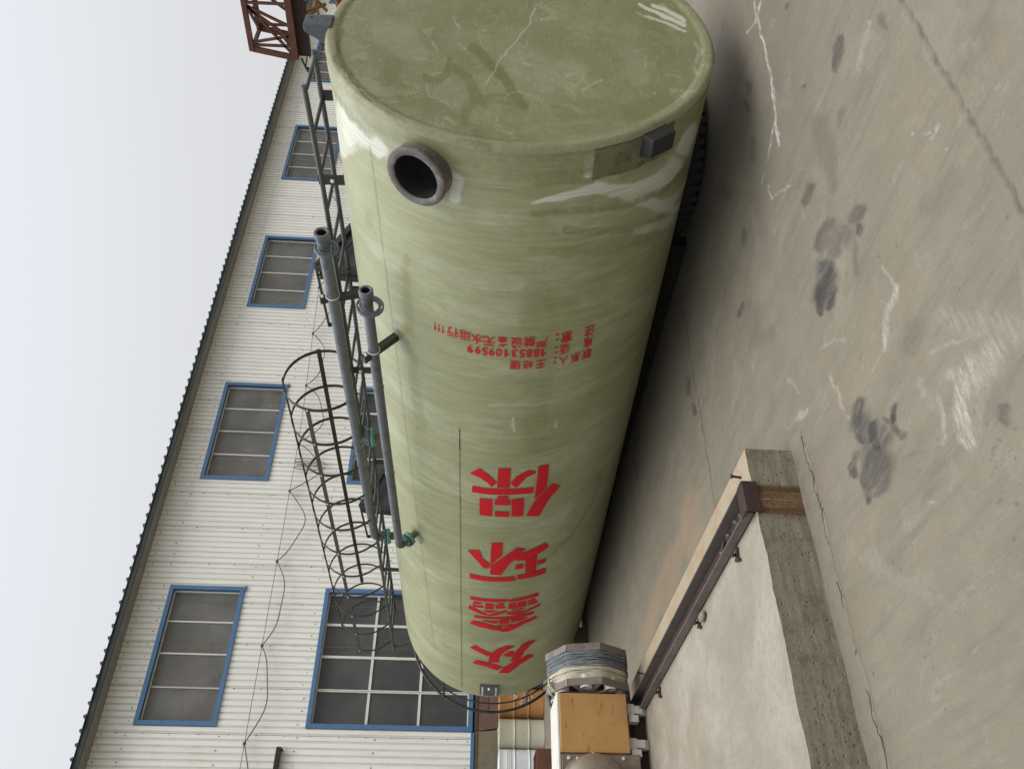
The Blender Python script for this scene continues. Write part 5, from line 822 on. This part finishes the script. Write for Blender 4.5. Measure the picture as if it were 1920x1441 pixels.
rnd = random.Random(3)
for i in range(int(7.5/pitch), npch-20):
    x = X0+i*pitch+.04
    for z in (8.14, 7.74, 5.98, 4.55, 3.1, 1.33):
        if (i % 2 == 0) and not blocked(x, z) and rnd.random() < .93: scr(x+rnd.uniform(-.01, .01), z+rnd.uniform(-.03, .03))
    if i % 7 == 0:
        for z in np.arange(1.7, 8.1, .52):
            if not blocked(x, z): scr(x+.03, z+rnd.uniform(-.05, .05))
fp(m, 'screws', SCR, weld=False)['kind'] = 'stuff'
m = MB(); m.box(X0, X1, YW+.03, YW+.25, 0, 1.2); fp(m, 'wall_base', worn('rendered_wall_base', (.20, .19, .165), (.12, .11, .10), .6, .9, 0, 1.5))
for a, b in [((0, X0), (5.22,))]+list(zip(LO[2:-1], LO[3:])):
    m = MB(); m.box(a[1]+.02, b[0]-.02, YW-.03, YW+.02, 1.195, 1.262); fp(m, 'base_flashing', BLUE, bevel=.003)
# roof edge
m = MB(); m.box(X0, X1, YW-.40, YW+.02, ZT-.01, ZT+.005); fp(m, 'soffit', SOFFIT)
m = MB(); m.box(X0, X1, YW-.43, YW-.401, ZT-.03, ZT+.075, 0); m.box(X0, X1, YW-.45, YW-.431, ZT-.035, ZT-.012, 1); fp(m, 'fascia', [SLATE, DARKST])
m = MB(); RP = [(0, 0), (.17, 0), (.192, .045), (.228, .045), (.25, 0)]; n_ = int((X1-X0)/.25)
for i in range(n_):
    bx = X0+i*.25; e = rnd.uniform(-.01, .01)
    for (a, za), (b, zb) in zip(RP[:-1], RP[1:]):
        for y0, y1, dz0, dz1 in ((YW-.47+e, YW+9, 0, .95),):
            m.add([(bx+a, y0, ZT+.078+za), (bx+b, y0, ZT+.078+zb), (bx+b, y1, ZT+.078+zb+dz1), (bx+a, y1, ZT+.078+za+dz1), (bx+a, y0, ZT+.07), (bx+b, y0, ZT+.07)], [(0, 1, 2, 3), (4, 5, 1, 0)], 0)
fp(m, 'roof', SLATE)
m = MB(); m.box(X0, X0+.2, YW+.02, YW+18, 0, ZT); m.box(X1-.2, X1, YW+.02, YW+18, 0, ZT); m.box(X0, X1, YW+17.8, YW+18, 0, ZT); fp(m, 'outer_walls', CLAD)
m = MB(); m.add([(X0, YW+9, ZT+1.0), (X1, YW+9, ZT+1.0), (X1, YW+18, ZT+.07), (X0, YW+18, ZT+.07)], [(0, 1, 2, 3)]); fp(m, 'rear_roof', SLATE)
def window(W, low, glass):
    a, b, z0, z1 = W; fw = .085; m = MB(); y0 = YW-.035; y1 = YW+.012
    m.box(a, b, y0, y1, z1-fw, z1); m.box(a, b, y0, y1, z0, z0+fw); m.box(a, a+fw, y0, y1, z0+fw, z1-fw); m.box(b-fw, b, y0, y1, z0+fw, z1-fw)
    A, B, C, D = a+fw-.006, b-fw+.006, z0+fw-.006, z1-fw+.006; yb = YW+.12
    for q in ((A-.01, A, C, D), (B, B+.01, C, D)): m.box(q[0], q[1], y1, yb, q[2], q[3], 1)
    m.box(A, B, y1, yb, D, D+.01, 1); m.box(A, B, y1, yb, C-.01, C, 1)
    m.box(b-.06, b+.02, y0-.006, y1, z0-.035, z0-.002) if not low else None
    w_ = fp(m, 'window', [BLUE, worn('blue_reveal', (.035, .075, .145), (.03, .055, .10), .5)], bevel=0)
    m = MB(); bw = .028 if not low else .05
    yb0 = YW+.075; yb1 = YW+.11; ie = .03
    m.box(A, B, yb0, yb1, D-ie, D); m.box(A, B, yb0, yb1, C, C+ie); m.box(A, A+ie, yb0, yb1, C+ie, D-ie); m.box(B-ie, B, yb0, yb1, C+ie, D-ie)
    for i in (1, 2, 3): x = A+(B-A)*i/4; m.box(x-bw/2, x+bw/2, yb0-.003, yb1-.004, C+ie, D-ie)
    if low:
        for z in (z0+2.05, z0+1.05): m.box(A+ie, B-ie, yb0+.003, yb1-.009, z-bw/2, z+bw/2)
    m2 = m; bars = None
    for i, v in enumerate(m2.v): m2.v[i] = (v[0]-4, v[1]-YW, v[2])
    m2.build('glazing_bars', WHITE, w_)
    m = MB(); m.box(A-.005, B+.005, YW+.104, YW+.109, C-.005, D+.005)
    for i, v in enumerate(m.v): m.v[i] = (v[0]-4, v[1]-YW, v[2])
    m.build('pane', glass, w_)
    return w_
for i, W in enumerate(UP): window(W, False, GLASS_SEE if 2 <= i <= 7 else GLASS_UP)
for i, W in enumerate(LO): window(W, True, GLASS_LOW)
m = MB(); m.bar((5.2, YW+.30, 6.55), (7.0, YW+.30, 6.85), .05, .42, (0, 0, 1)); m.box(4.9, 35.5, YW+.85, YW+.86, 5.9, 7.9, 1)
fp(m, 'interior_beam', [worn('dull_red_girder', (.50, .20, .14), (.35, .14, .10)), worn('dim_interior', (.16, .16, .15))])
m = MB(); m.box(2.2, 4.845, YW-.12, YW-.06, 4.78, 4.86); m.box(2.2, 4.845, YW-.10, YW-.01, 4.86, 4.875); m.box(4.80, 4.83, YW-.06, YW-.001, 4.76, 4.88); fp(m, 'wall_bracket', RUSTD, bevel=.003)
TRUSSG = worn('dim_grey_truss', (.34, .335, .31), (.25, .245, .225), .5)
for i in range(2, 8):
    a, b, z0, z1 = UP[i]; m = MB(); o_ = rnd.uniform(-.5, .5)
    for (x0_, q0, x1_, q1) in ((a+.2, z1+.1, b-.9+o_, z0-.1), (a+1.1+o_, z0-.1, a+1.5+o_, z1+.1), (a+1.3+o_, z0+.1, b+.2, z1-.5), (b-.5, z0-.1, b-.45, z1+.1)): m.bar((x0_, YW+.62, q0), (x1_, YW+.62, q1), .05, .07, (0, 1, 0))
    fp(m, 'interior_truss', TRUSSG)
# overhead wire along the wall
wire = empty('overhead_cable', (4, 16.9, 5.5), 'thin looped cable hung on a wire across the pale wall', 'cable')
def wz(x): return 5.47+.02*(x-4.9)/2 if x < 12 else 5.541+(x-12)*.0505
ties = [2.6, 4.89, 6.77, 8.63, 10.39, 11.7, 13.45, 15.2, 16.9, 18.9, 20.9, 22.9, 25, 27, 29, 31]; deep = [.25, .27, .28, .42, .58, .52, .38, .35, .35, .3, .3, .3, .3, .3, .3]
m = MB(); m.tube([V(x-4, 0, wz(x)-5.5) for x in np.arange(.5, 33, 1.)], .006, 5); m.build('support_wire', DARKST, wire)
m = MB(); P = []
for a, b, d in zip(ties[:-1], ties[1:], deep):
    for j in range(12):
        t = j/12; x = a+(b-a)*t; P.append(V(x-4, -.02, wz(x)-5.5-d*4*t*(1-t)*(1+.12*math.sin(9*t+a))))
m.tube(P, .011, 6); m.build('cable', worn('brown_cable', (.11, .095, .07), (.07, .06, .045)), wire)
m = MB()
for x in ties: m.sphere((x-4, -.01, wz(x)-5.5), .035, 5); m.bar((x-4, 0, wz(x)-5.5), (x-4, .1, wz(x)-5.47), .01, .01)
for j, (xx, dp) in enumerate(((11.02, .72), (11.14, .70), (11.2, .6))):
    m.tube([V(xx-4+.06*math.sin(a), -.02-.01*j, wz(xx)-5.5-dp/2+dp/2*math.cos(a)) for a in np.linspace(0, 2*math.pi, 24, endpoint=False)], .009, 5, True)
m.build('tie', worn('tie_metal', (.10, .085, .07), (.06, .05, .04)), wire)
# ------------------------------------------------------------------ gantry crane on the right
cr_ = empty('gantry_crane', (20.5, 9.0, 0), 'rusty brown lattice gantry crane end standing above the right side of the tank', 'crane')
def cpart(m, name, mats, parent=cr_):
    for i, v in enumerate(m.v): m.v[i] = (v[0]-20.5, v[1]-9, v[2])
    return m.build(name, mats, parent)
truss = None
for X in (20.0, 21.0):
    k_ = X/20; m = MB(); Y = lambda y: y if X == 20 else y-.02; zt, zb = 7.33, 6.27
    ye = 11.78; yb = 11.92
    m.bar((X, -2, zt), (X, ye, zt), .10, .12); m.bar((X, -2, zb), (X, yb, zb), .16, .16)
    m.bar((X, ye-.05, zt-.03), (X, yb-.02, zb+.05), .07, .14, (0, 1, 0))
    mem = (((10.62, zt-.05), (11.08, zb+.05)), ((10.66, zt-.06), (11.36, zb+.10)), ((10.62, zt-.08), (11.84, zb+.04)), ((11.56, zt-.03), (11.34, zb+.10)), ((10.54, zt-.03), (10.52, zb+.05)), ((11.62, zt-.03), (11.60, zb+.05)), ((10.50, zt-.05), (9.6, zb+.05)), ((9.6, zt), (9.6, zb)), ((9.55, zt-.05), (8.6, zb)), ((8.6, zt), (8.6, zb)), ((8.6, zb), (7.4, zt)), ((7.4, zt), (7.4, zb)), ((7.4, zt), (6.2, zb)), ((6.2, zt), (6.2, zb)), ((6.2, zb), (5, zt)), ((5, zt), (5, zb)), ((5, zt), (3.8, zb)), ((3.8, zb), (3.8, zt)), ((3.8, zb), (2, zt)))
    for (a, b) in (mem if X == 20 else mem[1:2]+mem[5:]):
        m.bar((X, a[0], a[1]), (X, b[0], b[1]), .06, .055, (1, 0, 0))
    m.add([(X-.012, 11.25, zb+.05), (X-.012, 11.75, zb+.05), (X-.012, 11.35, zb+.28), (X+.012, 11.25, zb+.05), (X+.012, 11.75, zb+.05), (X+.012, 11.35, zb+.28)], [(0, 1, 2), (3, 5, 4), (0, 3, 4, 1), (1, 4, 5, 2), (2, 5, 3, 0)])
    if truss is None: truss = cpart(m, 'girder', RUST)
    else: cpart(m, 'rear_girder', RUST, truss)
m = MB()
for y, z in ((11.76, 7.33), (11.9, 6.27), (10.5, 7.33), (10.5, 6.27), (8.6, 7.33), (6.2, 7.33), (5, 6.27), (8.6, 6.27)): m.bar((20.0, y, z), (21.0, y, z), .08, .08)
m.bar((20, 10.5, 7.33), (21, 11.76, 7.33), .06, .06); m.bar((20, 10.5, 6.27), (21, 11.9, 6.27), .06, .06); cpart(m, 'cross_bracing', RUST, truss)
m = MB(); m.box(20.06, 20.14, 6.0, 11.88, 5.93, 6.19); m.box(20.0, 20.2, 6, 11.88, 5.90, 5.93); cpart(m, 'runway_beam', RUSTD)
m = MB(); rd2 = random.Random(2)
for a, b, t in (((10.9, 6.08, 0), (10.93, 5.55, .6), .07), ((11.42, 6.12, 0), (11.47, 5.55, .5), .075), ((10.0, 5.66, .1), (10.62, 5.05, .1), .10), ((10.1, 5.70, 0), (11.1, 5.62, .0), .06), ((10.1, 6.15, .2), (10.9, 5.45, .2), .06), ((9.9, 5.75, 0), (10.9, 5.1, .5), .06), ((11.1, 6.10, .1), (10.98, 5.7, .4), .05), ((9.5, 5.4, 0), (11.3, 5.0, 0), .08)):
    m.bar((20.3+a[2], a[0], a[1]), (20.3+b[2], b[0], b[1]), t, t*.9)
cpart(m, 'trolley', RUSTY)
m = MB(); m.bar((20.1, 11.98, 6.15), (20.1, 12.35, 6.02), .04, .04); m.sphere((20.1, 12.25, 6.02), .05, 5, 0, (.6, 1, 1)); m.bar((20.1, 11.6, 5.93), (20.1, 12.25, 6.08), .03, .03); cpart(m, 'hook', RUSTD)
for x0 in (20.0, 21.0):
    m = MB(); m.bar((x0, 8.3, 6.2), (x0-(20.5-x0)*0, 6.6, .02), .22, .22); m.bar((x0, 4.8, 6.2), (x0, 6.4, .02), .22, .22); m.bar((x0, 7.4, 3), (x0, 5.65, 3), .12, .12); cpart(m, 'leg', RUST)
m = MB(); m.box(19.6, 21.4, 6.1, 6.9, 0, .25); cpart(m, 'end_carriage', RUSTD)
